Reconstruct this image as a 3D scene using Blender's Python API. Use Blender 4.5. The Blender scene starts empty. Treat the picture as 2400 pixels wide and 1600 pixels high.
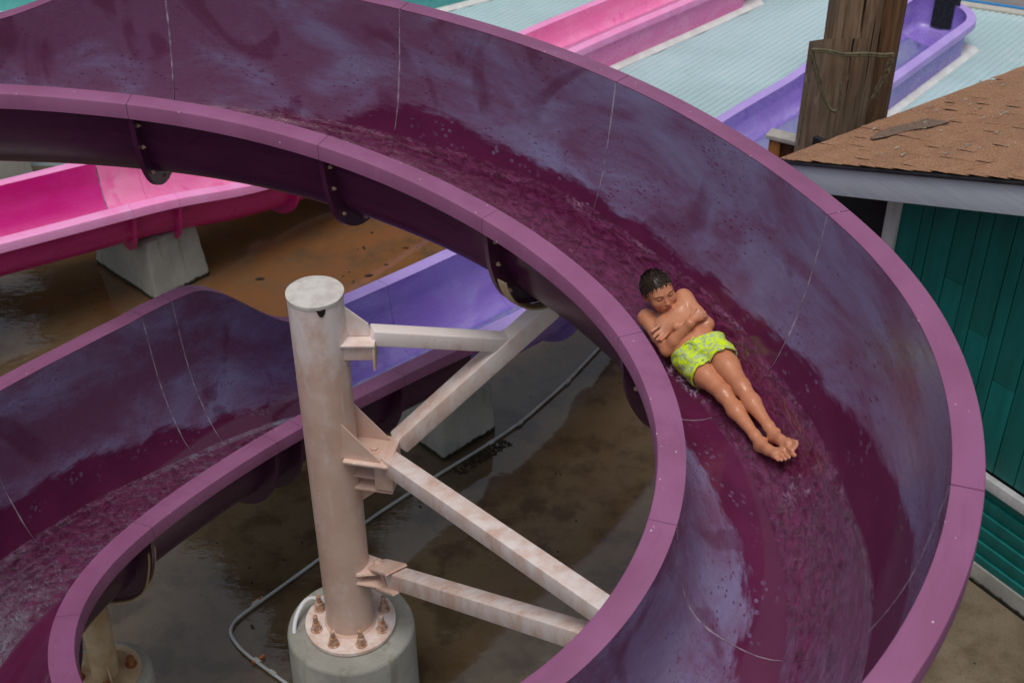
import bpy, bmesh, math, random
import numpy as np
from mathutils import Vector, Matrix

# ------------------------------------------------------------------ camera, sky, sun, exposure
SC = bpy.context.scene
COL = SC.collection
CAM_H = 6.7
TH = math.radians(36.0)
cam = bpy.data.cameras.new("Camera")
cam.lens = 48.0; cam.sensor_width = 36.0; cam.clip_end = 400.0
cam.dof.use_dof = True; cam.dof.focus_distance = 6.45; cam.dof.aperture_fstop = 4.0
camo = bpy.data.objects.new("Camera", cam); COL.objects.link(camo)
camo.location = (0, 0, CAM_H); camo.rotation_euler = (math.radians(90) - TH, 0, 0)
SC.camera = camo
SUN_EL, SUN_AZ = math.radians(74), math.radians(195)
world_ = bpy.data.worlds.new("World"); SC.world = world_; world_.use_nodes = True
wn = world_.node_tree; wn.nodes.clear()
sky = wn.nodes.new('ShaderNodeTexSky'); sky.sky_type = 'NISHITA'; sky.sun_disc = False
sky.sun_elevation = SUN_EL; sky.sun_rotation = SUN_AZ; sky.dust_density = 4.0; sky.air_density = 1.2
hs = wn.nodes.new('ShaderNodeHueSaturation'); hs.inputs['Saturation'].default_value = 0.5
bgn = wn.nodes.new('ShaderNodeBackground'); bgn.inputs[1].default_value = 0.115
wo = wn.nodes.new('ShaderNodeOutputWorld')
wn.links.new(sky.outputs[0], hs.inputs['Color']); wn.links.new(hs.outputs[0], bgn.inputs[0]); wn.links.new(bgn.outputs[0], wo.inputs[0])
sl = bpy.data.lights.new("Sun", 'SUN'); sl.energy = 1.5; sl.angle = math.radians(28); sl.color = (1.0, 0.96, 0.9)
so = bpy.data.objects.new("Sun", sl); COL.objects.link(so)
sd = Vector((math.sin(SUN_AZ) * math.cos(SUN_EL), math.cos(SUN_AZ) * math.cos(SUN_EL), math.sin(SUN_EL)))
so.rotation_euler = sd.to_track_quat('Z', 'Y').to_euler(); so.location = (0, 0, 20)
SC.view_settings.view_transform = 'Standard'; SC.view_settings.look = 'None'
SC.view_settings.exposure = -0.18; SC.view_settings.gamma = 1.0

rng = np.random.default_rng(7); random.seed(7)

# ------------------------------------------------------------------ helpers
def tag(o, label=None, cat=None, group=None, kind=None):
    if label: o['label'] = label
    if cat: o['category'] = cat
    if group: o['group'] = group
    if kind: o['kind'] = kind
    return o
def empty(name, loc=(0, 0, 0), rz=0.0):
    o = bpy.data.objects.new(name, None); COL.objects.link(o); o.location = loc; o.rotation_euler = (0, 0, rz)
    o.empty_display_size = 0.1
    return o
def link_mesh(name, me, mats, parent=None, smooth=True, sharp=35):
    if not isinstance(mats, (list, tuple)): mats = [mats]
    for m in mats: me.materials.append(m)
    if smooth:
        me.polygons.foreach_set('use_smooth', [True] * len(me.polygons))
        if sharp: me.set_sharp_from_angle(angle=math.radians(sharp))
    o = bpy.data.objects.new(name, me); COL.objects.link(o)
    if parent is not None:
        o.parent = parent
        if parent.type == 'EMPTY':      # geometry is given in world space
            o.matrix_parent_inverse = PW(parent).inverted()
        else:
            o.matrix_parent_inverse = PW(parent).inverted()
    return o
def PW(o):
    m = Matrix.LocRotScale(o.location, o.rotation_euler, o.scale)
    if o.parent is not None: m = PW(o.parent) @ o.matrix_parent_inverse @ m
    return m
def pydata(name, V, F, mats, parent=None, smooth=True, sharp=35, matidx=None, uv=None, attrs=None):
    me = bpy.data.meshes.new(name)
    V = np.asarray(V, float)
    me.from_pydata([tuple(v) for v in V.tolist()], [], [tuple(f) for f in (F.tolist() if hasattr(F, 'tolist') else F)])
    if uv is not None:
        ul = me.uv_layers.new(name='sv'); li = np.empty(len(me.loops), np.int32); me.loops.foreach_get('vertex_index', li)
        ul.data.foreach_set('uv', np.asarray(uv, np.float32)[li].ravel())
    if attrs:
        for k, a in attrs.items():
            a = np.asarray(a, np.float32)
            if a.ndim == 1:
                at = me.attributes.new(k, 'FLOAT', 'POINT'); at.data.foreach_set('value', a)
            else:
                at = me.color_attributes.new(k, 'FLOAT_COLOR', 'POINT'); at.data.foreach_set('color', np.c_[a, np.ones(len(a))].astype(np.float32).ravel())
    if matidx is not None: me.polygons.foreach_set('material_index', np.asarray(matidx, np.int32))
    me.update()
    return link_mesh(name, me, mats, parent, smooth, sharp)
class MB:
    """collects shapes into one mesh"""
    def __init__(s): s.b = bmesh.new()
    def _tf(s, vs, M): bmesh.ops.transform(s.b, matrix=M, verts=vs)
    def box(s, c, size, R=None, bev=0.0, taper=1.0):
        r = bmesh.ops.create_cube(s.b, size=1.0); vs = r['verts']
        for v in vs:
            k = taper if v.co.z > 0 else 1.0
            v.co = Vector((v.co.x * size[0] * k, v.co.y * size[1] * k, v.co.z * size[2]))
        if bev > 0:
            es = list({e for v in vs for e in v.link_edges})
            r2 = bmesh.ops.bevel(s.b, geom=es, offset=bev, segments=2, affect='EDGES', profile=0.6)
            vs = list({v for f in r2['faces'] for v in f.verts} | {v for v in vs if v.is_valid})
            st = list(vs); seen = set(vs)
            while st:
                v = st.pop()
                for e in v.link_edges:
                    o = e.other_vert(v)
                    if o not in seen: seen.add(o); st.append(o)
            vs = list(seen)
        M = Matrix.Translation(Vector(c)) @ (R.to_4x4() if R is not None else Matrix.Identity(4))
        s._tf(vs, M); return s
    def cyl(s, a, b, r, r2=None, n=24, caps=True):
        a = Vector(a); b = Vector(b); d = b - a
        q = bmesh.ops.create_cone(s.b, cap_ends=caps, cap_tris=False, segments=n, radius1=r, radius2=r if r2 is None else r2, depth=d.length)
        M = Matrix.Translation((a + b) / 2) @ d.to_track_quat('Z', 'Y').to_matrix().to_4x4()
        s._tf(q['verts'], M); return s
    def sphere(s, c, r, sc=(1, 1, 1), n=12, R=None):
        q = bmesh.ops.create_uvsphere(s.b, u_segments=n, v_segments=max(6, n // 2 + 1), radius=r)
        M = Matrix.Translation(Vector(c)) @ (R.to_4x4() if R is not None else Matrix.Identity(4)) @ Matrix.Diagonal((*sc, 1))
        s._tf(q['verts'], M); return s
    def prism(s, pts, d):
        """polygon pts (world 3d list) extruded by vector d"""
        d = Vector(d); a = [s.b.verts.new(Vector(p)) for p in pts]; b = [s.b.verts.new(Vector(p) + d) for p in pts]
        n = len(pts); s.b.faces.new(a); s.b.faces.new(b[::-1])
        for i in range(n): s.b.faces.new((a[i], b[i], b[(i + 1) % n], a[(i + 1) % n]))
        return s
    def tube(s, pts, r, n=10, closed_ends=True):
        P = [Vector(p) for p in pts]; rings = []; up = Vector((0, 0, 1))
        for i, p in enumerate(P):
            t = (P[min(i + 1, len(P) - 1)] - P[max(i - 1, 0)]).normalized()
            if abs(t.dot(up)) > 0.95: up = Vector((1, 0, 0)) if abs(t.x) < 0.9 else Vector((0, 1, 0))
            x = t.cross(up).normalized(); y = x.cross(t)
            rr = r[i] if hasattr(r, '__len__') else r
            rings.append([s.b.verts.new(p + x * (rr * math.cos(k * 2 * math.pi / n)) + y * (rr * math.sin(k * 2 * math.pi / n))) for k in range(n)])
        for a, b in zip(rings[:-1], rings[1:]):
            for k in range(n): s.b.faces.new((a[k], a[(k + 1) % n], b[(k + 1) % n], b[k]))
        if closed_ends: s.b.faces.new(rings[0][::-1]); s.b.faces.new(rings[-1])
        return s
    def build(s, name, mats, parent=None, smooth=True, sharp=35):
        bmesh.ops.recalc_face_normals(s.b, faces=s.b.faces[:])
        me = bpy.data.meshes.new(name); s.b.to_mesh(me); s.b.free()
        return link_mesh(name, me, mats, parent, smooth, sharp)
def frame_R(xdir, up=(0, 0, 1)):
    x = Vector(xdir).normalized(); z = Vector(up); y = z.cross(x).normalized(); z = x.cross(y)
    return Matrix((x, y, z)).transposed()
def rounded(pts, r=0.12, n=6):
    """round the corners of a 3d polyline"""
    P = [Vector(p) for p in pts]; out = [P[0]]
    for i in range(1, len(P) - 1):
        a, b, c = P[i - 1], P[i], P[i + 1]
        d1 = min(r, (a - b).length * .45); d2 = min(r, (c - b).length * .45)
        p = b + (a - b).normalized() * d1; q = b + (c - b).normalized() * d2
        for k in range(n + 1):
            t = k / n; out.append(p * (1 - t) ** 2 + b * 2 * t * (1 - t) + q * t * t)
    out.append(P[-1]); return out
def copy_tree(o, parent=None):
    c = o.copy(); COL.objects.link(c)
    if parent is not None: c.parent = parent
    for ch in o.children: copy_tree(ch, c)
    return c

# numpy value noise -------------------------------------------------
_tbl = np.random.default_rng(3).random((256, 256))
def vnoise(x, y):
    xi = np.floor(x).astype(int); yi = np.floor(y).astype(int); fx = x - xi; fy = y - yi
    fx = fx * fx * (3 - 2 * fx); fy = fy * fy * (3 - 2 * fy)
    g = lambda a, b: _tbl[a & 255, b & 255]
    return (g(xi, yi) * (1 - fx) + g(xi + 1, yi) * fx) * (1 - fy) + (g(xi, yi + 1) * (1 - fx) + g(xi + 1, yi + 1) * fx) * fy
def fbm(x, y, o=4):
    s = 0; a = .5; 
    for k in range(o): s = s + a * (vnoise(x * 2 ** k + 17 * k, y * 2 ** k + 5 * k) - .5); a *= .5
    return s

# ------------------------------------------------------------------ material graph helper
class G:
    def __init__(s, name):
        s.m = bpy.data.materials.new(name); s.m.use_nodes = True; s.t = s.m.node_tree; s.t.nodes.clear()
        s.out = s.t.nodes.new('ShaderNodeOutputMaterial')
    def n(s, typ, ins=None, **kw):
        nd = s.t.nodes.new('ShaderNode' + typ)
        for k, v in kw.items(): setattr(nd, k, v)
        for k, v in (ins or {}).items(): s.put(nd.inputs[k], v)
        return nd
    def put(s, sock, v):
        if isinstance(v, bpy.types.Node): v = v.outputs[0]
        if isinstance(v, bpy.types.NodeSocket): s.t.links.new(v, sock)
        else:
            if isinstance(v, (tuple, list)) and len(v) == 3 and len(getattr(sock, 'default_value', (0,) * 4)) == 4: v = (*v, 1)
            sock.default_value = v
    def math(s, op, a, b=0.0, c=None, clamp=False):
        nd = s.t.nodes.new('ShaderNodeMath'); nd.operation = op; nd.use_clamp = clamp
        s.put(nd.inputs[0], a); s.put(nd.inputs[1], b)
        if c is not None: s.put(nd.inputs[2], c)
        return nd.outputs[0]
    def mix(s, f, a, b, mode='MIX'):
        nd = s.t.nodes.new('ShaderNodeMix'); nd.data_type = 'RGBA'; nd.blend_type = mode; nd.clamp_factor = True
        s.put(nd.inputs[0], f); s.put(nd.inputs[6], a); s.put(nd.inputs[7], b); return nd.outputs[2]
    def mixf(s, f, a, b):
        nd = s.t.nodes.new('ShaderNodeMix'); nd.data_type = 'FLOAT'; s.put(nd.inputs[0], f); s.put(nd.inputs[2], a); s.put(nd.inputs[3], b); return nd.outputs[0]
    def ss(s, x, a, b):   # smoothstep map to 0..1
        nd = s.t.nodes.new('ShaderNodeMapRange'); nd.interpolation_type = 'SMOOTHSTEP'
        s.put(nd.inputs[0], x); nd.inputs[1].default_value = a; nd.inputs[2].default_value = b; nd.inputs[3].default_value = 0; nd.inputs[4].default_value = 1
        return nd.outputs[0]
    def noise(s, vec, scale, detail=4, rough=.55, dist=0.0, dim='3D'):
        nd = s.n('TexNoise', noise_dimensions=dim); s.put(nd.inputs['Vector'], vec); nd.inputs['Scale'].default_value = scale
        nd.inputs['Detail'].default_value = detail; nd.inputs['Roughness'].default_value = rough; nd.inputs['Distortion'].default_value = dist
        return nd.outputs[0]
    def voro(s, vec, scale, rnd=1.0, feature='F1', out='Distance'):
        nd = s.n('TexVoronoi', feature=feature); s.put(nd.inputs['Vector'], vec); nd.inputs['Scale'].default_value = scale
        nd.inputs['Randomness'].default_value = rnd; return nd.outputs[out]
    def scale(s, vec, sc):
        nd = s.n('Mapping'); s.put(nd.inputs['Vector'], vec); nd.inputs['Scale'].default_value = sc; return nd.outputs[0]
    def obj(s): return s.n('TexCoord').outputs['Object']
    def pos(s): return s.n('NewGeometry').outputs['Position']
    def uv(s):
        nd = s.n('UVMap'); nd.uv_map = 'sv'; return nd.outputs[0]
    def attr(s, name, out='Fac'):
        nd = s.n('Attribute'); nd.attribute_name = name; return nd.outputs[out]
    def bump(s, h, strength=.3, dist=.01, normal=None):
        nd = s.n('Bump'); s.put(nd.inputs['Height'], h); nd.inputs['Strength'].default_value = strength; nd.inputs['Distance'].default_value = dist
        if normal is not None: s.put(nd.inputs['Normal'], normal)
        return nd.outputs[0]
    def bsdf(s, color, rough=.5, normal=None, spec=.5, metal=0.0, coat=0.0, coat_rough=.05, **kw):
        nd = s.n('BsdfPrincipled'); s.put(nd.inputs['Base Color'], color); s.put(nd.inputs['Roughness'], rough)
        s.put(nd.inputs['Specular IOR Level'], spec); s.put(nd.inputs['Metallic'], metal); s.put(nd.inputs['Coat Weight'], coat)
        nd.inputs['Coat Roughness'].default_value = coat_rough
        if normal is not None: s.put(nd.inputs['Normal'], normal)
        for k, v in kw.items(): s.put(nd.inputs[k.replace('_', ' ')], v)
        s.t.links.new(nd.outputs[0], s.out.inputs[0]); return nd
def srgb(h):
    h = h.lstrip('#'); c = [int(h[i:i + 2], 16) / 255 for i in (0, 2, 4)]
    return tuple(x / 12.92 if x <= .04045 else ((x + .055) / 1.055) ** 2.4 for x in c)
def simple(name, c1, c2=None, rough=.5, sc=8, bump=.0, bsc=60, spec=.5, coat=0.0, det=5, metal=0.0):
    g = G(name); o = g.obj()
    col = c1 if c2 is None else g.mix(g.ss(g.noise(o, sc, det), .35, .65), c1, c2)
    nb = g.bump(g.noise(o, bsc, 4), bump, .004) if bump else None
    g.bsdf(col, rough, nb, spec, metal, coat); return g.m

# --- gel-coat of the plum flume: wet film low in the trough, chalky faded bloom above it
def flume_mat(name, deep, bloom, bloom2, bloom_amt=1.0, speck=1.0):
    g = G(name); uv = g.uv(); wet = g.attr('wet')
    big = g.noise(g.scale(uv, (1.2, 1.9, 1)), 1.5, 6, .62, .6); fine = g.noise(g.scale(uv, (5, 11, 1)), 3.5, 5, .65)
    brush = g.noise(g.scale(uv, (4, 14, 1)), 3.0, 5, .7); rag = g.noise(g.scale(uv, (6, 22, 1)), 2.2, 5, .65)
    ragbig = g.noise(uv, 4.5, 3)
    d = g.math('ADD', wet, g.math('MULTIPLY', g.math('SUBTRACT', rag, .5), .11)); d = g.math('ADD', d, g.math('MULTIPLY', g.math('SUBTRACT', ragbig, .5), .18))
    dry = g.ss(d, -.020, .030)                                   # 1 = dry wall
    # round beads of dry gel-coat inside the wet edge, dark drops on the dry wall
    vb = g.n('TexVoronoi'); g.put(vb.inputs['Vector'], uv); vb.inputs['Scale'].default_value = 34
    bead = g.math('MULTIPLY', g.ss(vb.outputs['Distance'], .36, .26), g.ss(g.noise(uv, 7, 2), .5, .6)); bead = g.math('MULTIPLY', bead, g.ss(wet, -.2, -.06))
    dry = g.math('MAXIMUM', dry, g.math('MULTIPLY', bead, .55))
    vs = g.n('TexVoronoi'); g.put(vs.inputs['Vector'], g.scale(uv, (.55, 1.0, 1))); vs.inputs['Scale'].default_value = 46
    drop = g.math('MULTIPLY', g.ss(vs.outputs['Distance'], .22, .13), g.ss(g.math('ADD', g.noise(uv, 3.2, 3), g.math('MULTIPLY', wet, -.18)), .42 , .50))
    v2 = g.n('TexVoronoi'); g.put(v2.inputs['Vector'], g.scale(uv, (.5, 1.0, 1))); v2.inputs['Scale'].default_value = 105
    drop = g.math('MAXIMUM', drop, g.math('MULTIPLY', g.ss(v2.outputs['Distance'], .26, .14), g.ss(g.noise(uv, 2.4, 3), .50, .58)))
    drop = g.math('MULTIPLY', drop, speck)
    dry = g.math('MULTIPLY', dry, g.math('SUBTRACT', 1.0, g.math('MULTIPLY', drop, .85)))
    ux = g.n('SeparateXYZ', {0: uv}).outputs[0]; along = g.math('SUBTRACT', g.ss(ux, -3.2, -.6), g.math('MULTIPLY', g.ss(ux, 3.0, 4.5), .55))
    big = g.math('ADD', big, g.math('MULTIPLY', g.math('SUBTRACT', along, .75), .14))
    amt = g.math('MULTIPLY', g.ss(g.math('ADD', big, g.math('MULTIPLY', g.math('SUBTRACT', brush, .5), .20)), .34, .72), bloom_amt)
    wallc = g.mix(amt, bloom2, bloom)
    wallc = g.mix(g.math('MULTIPLY', g.ss(fine, .58, .76), .6), wallc, g.mix(.5, deep, bloom2))
    smear = g.noise(g.scale(uv, (1, .6, 1)), 2.3, 3, .5, 1.5)
    wallc = g.mix(g.math('MULTIPLY', g.ss(smear, .6, .68), .55), wallc, deep)
    scr = g.math('MULTIPLY', g.ss(g.noise(g.scale(uv, (90, 2.5, 1)), 1.2, 3, .6), .62, .72), g.ss(g.noise(uv, 2.1, 3), .45, .6))
    wallc = g.mix(g.math('MULTIPLY', scr, .28), wallc, bloom)
    wc = g.mix(g.ss(g.noise(uv, 5, 3), .3, .7), deep, tuple(c * 1.25 for c in deep))
    col = g.mix(dry, wc, wallc)
    rough = g.mixf(dry, .06, g.mixf(g.ss(fine, .3, .7), .17, .32))
    weave = g.math('ADD', g.noise(g.scale(uv, (80, 9, 1)), 1.5, 2), g.noise(g.scale(uv, (9, 80, 1)), 1.5, 2))
    bm = g.bump(g.math('ADD', g.math('MULTIPLY', weave, .12), g.math('ADD', g.math('MULTIPLY', dry, .12), g.noise(uv, 2.0, 2))), .12, .012)
    g.bsdf(col, rough, bm, spec=.5); return g.m
M = {}
M['flume'] = flume_mat('plum_gelcoat', (.088, .012, .046), (.200, .172, .315), (.145, .055, .118))
M['flume_run'] = flume_mat('violet_gelcoat', (.20, .12, .48), (.38, .32, .68), (.25, .16, .55), .8, .0)
M['flume_pink'] = flume_mat('pink_gelcoat', (.56, .012, .22), (.66, .05, .31), (.60, .018, .24), .8, .0)
M['flume_pink_lt'] = flume_mat('pale_pink_gelcoat', (.80, .10, .38), (.90, .36, .58), (.86, .20, .47), .8, .0)
M['flume_teal'] = flume_mat('teal_gelcoat', (.05, .32, .30), (.22, .55, .52), (.08, .40, .38), .8, .0)
def rim_mat(name, c1, c2, scr=1.0):
    g = G(name); uv = g.uv(); o = g.pos()
    col = g.mix(g.ss(g.noise(uv, 3.5, 5, .6), .35, .65), c1, c2)
    col = g.mix(g.math('MULTIPLY', g.ss(g.noise(o, 260, 2), .55, .8), .25), col, tuple(min(1, c * 1.7) for c in c2))
    col = g.mix(g.math('MULTIPLY', g.ss(g.noise(g.scale(uv, (2, 9, 1)), 2.4, 5, .7), .52, .75), .35), col, tuple(c * .62 for c in c1))
    rnd = g.n('ObjectInfo').outputs['Random']; col = g.mix(g.math('MULTIPLY', rnd, .35), col, tuple(c * 1.35 for c in c1))
    chips = g.math('MULTIPLY', g.ss(g.voro(o, 26), .10, .05), g.ss(g.noise(o, 6, 2), .54, .60))
    col = g.mix(g.math('MULTIPLY', chips, scr), col, (.75, .66, .68))
    g.bsdf(col, g.mixf(g.noise(uv, 9, 4), .38, .55), g.bump(g.noise(o, 90, 3), .08, .004)); return g.m
M['rim'] = rim_mat('plum_rim', (.225, .072, .160), (.275, .098, .210))
M['rim_run'] = rim_mat('violet_rim', (.40, .28, .68), (.46, .34, .74), 0)
M['rim_pink'] = rim_mat('pink_rim', (.84, .26, .54), (.86, .36, .66), 0)
M['rim_teal'] = rim_mat('teal_rim', (.25, .62, .60), (.34, .70, .66), 0)
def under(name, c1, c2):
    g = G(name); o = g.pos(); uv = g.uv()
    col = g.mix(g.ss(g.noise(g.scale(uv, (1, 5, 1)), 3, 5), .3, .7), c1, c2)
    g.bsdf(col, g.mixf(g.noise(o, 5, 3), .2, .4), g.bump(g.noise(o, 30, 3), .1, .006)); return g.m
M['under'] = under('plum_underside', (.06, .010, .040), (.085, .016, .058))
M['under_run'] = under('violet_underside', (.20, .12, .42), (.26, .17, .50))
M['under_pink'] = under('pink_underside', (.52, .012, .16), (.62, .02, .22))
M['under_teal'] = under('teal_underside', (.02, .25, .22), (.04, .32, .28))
M['seam'] = simple('caulk', (.34, .28, .36), (.17, .10, .16), .6, 22, .3)
def water_mat(name, tint, deep, body, foam_amt, scale=1.0):
    g = G(name); uv = g.uv()
    warp = g.noise(g.scale(uv, (5, 9, 1)), 2.0, 3)
    n1 = g.noise(g.scale(uv, (13 * scale, 24 * scale, 1)), 1.6, 6, .66, 1.0); n2 = g.noise(g.scale(uv, (60 * scale, 90 * scale, 1)), 1.0, 3)
    bm = g.bump(g.math('ADD', n1, g.math('MULTIPLY', n2, .12)), .42, .010)
    mott = g.ss(g.math('ADD', g.math('MULTIPLY', n1, .7), g.math('MULTIPLY', n2, .3)), .42, .62)
    gl = g.n('BsdfGlossy', {'Roughness': .16, 'Normal': bm, 'Color': (1, 1, 1)})
    tr = g.n('BsdfTransparent', {'Color': g.mix(mott, deep, tint)})
    df = g.n('BsdfDiffuse', {'Color': body, 'Normal': bm})
    m0 = g.n('MixShader'); g.put(m0.inputs[0], g.math('MULTIPLY', g.ss(n1, .35, .70), .42)); g.put(m0.inputs[1], tr.outputs[0]); g.put(m0.inputs[2], df.outputs[0])
    fr = g.n('Fresnel', {'IOR': 1.33, 'Normal': bm})
    m1 = g.n('MixShader'); g.put(m1.inputs[0], g.math('MULTIPLY', fr.outputs[0], .60)); g.put(m1.inputs[1], m0.outputs[0]); g.put(m1.inputs[2], gl.outputs[0])
    foam = g.n('BsdfDiffuse', {'Color': (.55, .36, .52), 'Normal': bm})
    fa = g.math('MULTIPLY', g.ss(n1, .62, .80), g.math('MULTIPLY', g.ss(warp, .45, .65), foam_amt))
    fa = g.math('ADD', fa, g.attr('foam'), clamp=True)
    fa = g.math('MULTIPLY', fa, g.ss(n2, .42, .62))
    m2 = g.n('MixShader'); g.put(m2.inputs[0], fa); g.t.links.new(m1.outputs[0], m2.inputs[1]); g.t.links.new(foam.outputs[0], m2.inputs[2])
    clear = g.n('BsdfTransparent', {'Color': (1, 1, 1)}); edge = g.math('ADD', g.attr('edge'), g.math('MULTIPLY', g.math('SUBTRACT', n1, .5), .9))
    m3 = g.n('MixShader'); g.put(m3.inputs[0], g.ss(edge, .10, .55)); g.t.links.new(clear.outputs[0], m3.inputs[1]); g.t.links.new(m2.outputs[0], m3.inputs[2])
    g.t.links.new(m3.outputs[0], g.out.inputs[0]); return g.m
M['water'] = water_mat('flume_water', (.99, .90, .97), (.80, .56, .70), (.27, .045, .16), .45)
M['water_run'] = water_mat('runout_water', (.85, .86, .99), (.65, .66, .95), (.30, .30, .66), .3, .4)
def steel_mat(name='peach_painted_steel', white=0.0):
    g = G(name); o = g.pos()
    base = g.mix(g.ss(g.noise(o, 3.0, 5, .6), .35, .65), (.60, .395, .315), (.67, .485, .405))
    # chalky paint: pale patches at random, paler towards the top of the post
    up = g.n('SeparateXYZ', {0: g.n('NewGeometry').outputs['Normal']}).outputs[2]
    k = g.math('ADD', .35, g.math('MULTIPLY', g.math('SUBTRACT', g.noise(g.scale(o, (1, 1, .5)), 9, 5, .7), .5), 1.6))
    zz = g.n('SeparateXYZ', {0: o}).outputs[2]
    k = g.math('ADD', k, g.math('MULTIPLY', g.ss(zz, 2.3, 3.1), .55))
    chalk = g.ss(g.math('ADD', k, white), .35, 1.0)
    col = g.mix(g.math('MULTIPLY', chalk, .85), base, (.82, .76, .75))
    rust = g.math('MULTIPLY', g.ss(g.noise(o, 14, 5, .7), .66, .74), .6)
    col = g.mix(rust, col, (.42, .17, .07))
    col = g.mix(g.math('MULTIPLY', g.ss(g.noise(g.scale(o, (30, 30, 2)), 1.0, 4), .62, .75), .35), col, (.86, .80, .80))
    g.bsdf(col, .48, g.bump(g.noise(o, 160, 3), .12, .002)); return g.m
M['steel'] = steel_mat(); M['brace'] = steel_mat('chalky_brace_paint', .32)
M['steel_lo'] = simple('tan_painted_steel', (.45, .31, .17), (.56, .43, .28), .5, 8, .1)
M['bolt'] = simple('coated_bolt', (.60, .44, .36), (.35, .17, .08), .4, 30, .1)
M['rust'] = simple('rusty_bolt', (.22, .07, .02), (.35, .14, .05), .7, 30, .3)
def concrete(name, c1, c2, stain=1.0):
    g = G(name); o = g.pos()
    col = g.mix(g.ss(g.noise(o, 2.4, 6, .62), .35, .65), c1, c2)
    col = g.mix(g.math('MULTIPLY', g.ss(g.noise(g.scale(o, (9, 9, 1.2)), 1.0, 5, .6), .55, .7), .5 * stain), col, (.13, .115, .07))
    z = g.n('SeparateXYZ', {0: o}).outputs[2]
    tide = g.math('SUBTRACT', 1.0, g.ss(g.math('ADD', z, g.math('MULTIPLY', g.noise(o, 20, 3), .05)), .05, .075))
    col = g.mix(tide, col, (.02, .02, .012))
    col = g.mix(g.math('MULTIPLY', g.ss(g.voro(o, 55), .18, .1), g.ss(g.noise(o, 8, 3), .5, .6)), col, (.10, .10, .085))
    g.bsdf(col, .75, g.bump(g.math('ADD', g.noise(o, 9, 5), g.math('MULTIPLY', g.noise(o, 130, 3), .25)), .45, .012), spec=.3); return g.m
M['concrete'] = concrete('weathered_concrete', (.40, .395, .35), (.30, .30, .27))
M['concrete_dk'] = concrete('damp_concrete', (.27, .265, .235), (.40, .39, .345), 1.1)
M['pvc'] = simple('grey_conduit', (.42, .44, .44), (.34, .35, .34), .45, 6, .05)
M['white_cable'] = simple('white_cable', (.7, .72, .76), None, .4)
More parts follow.
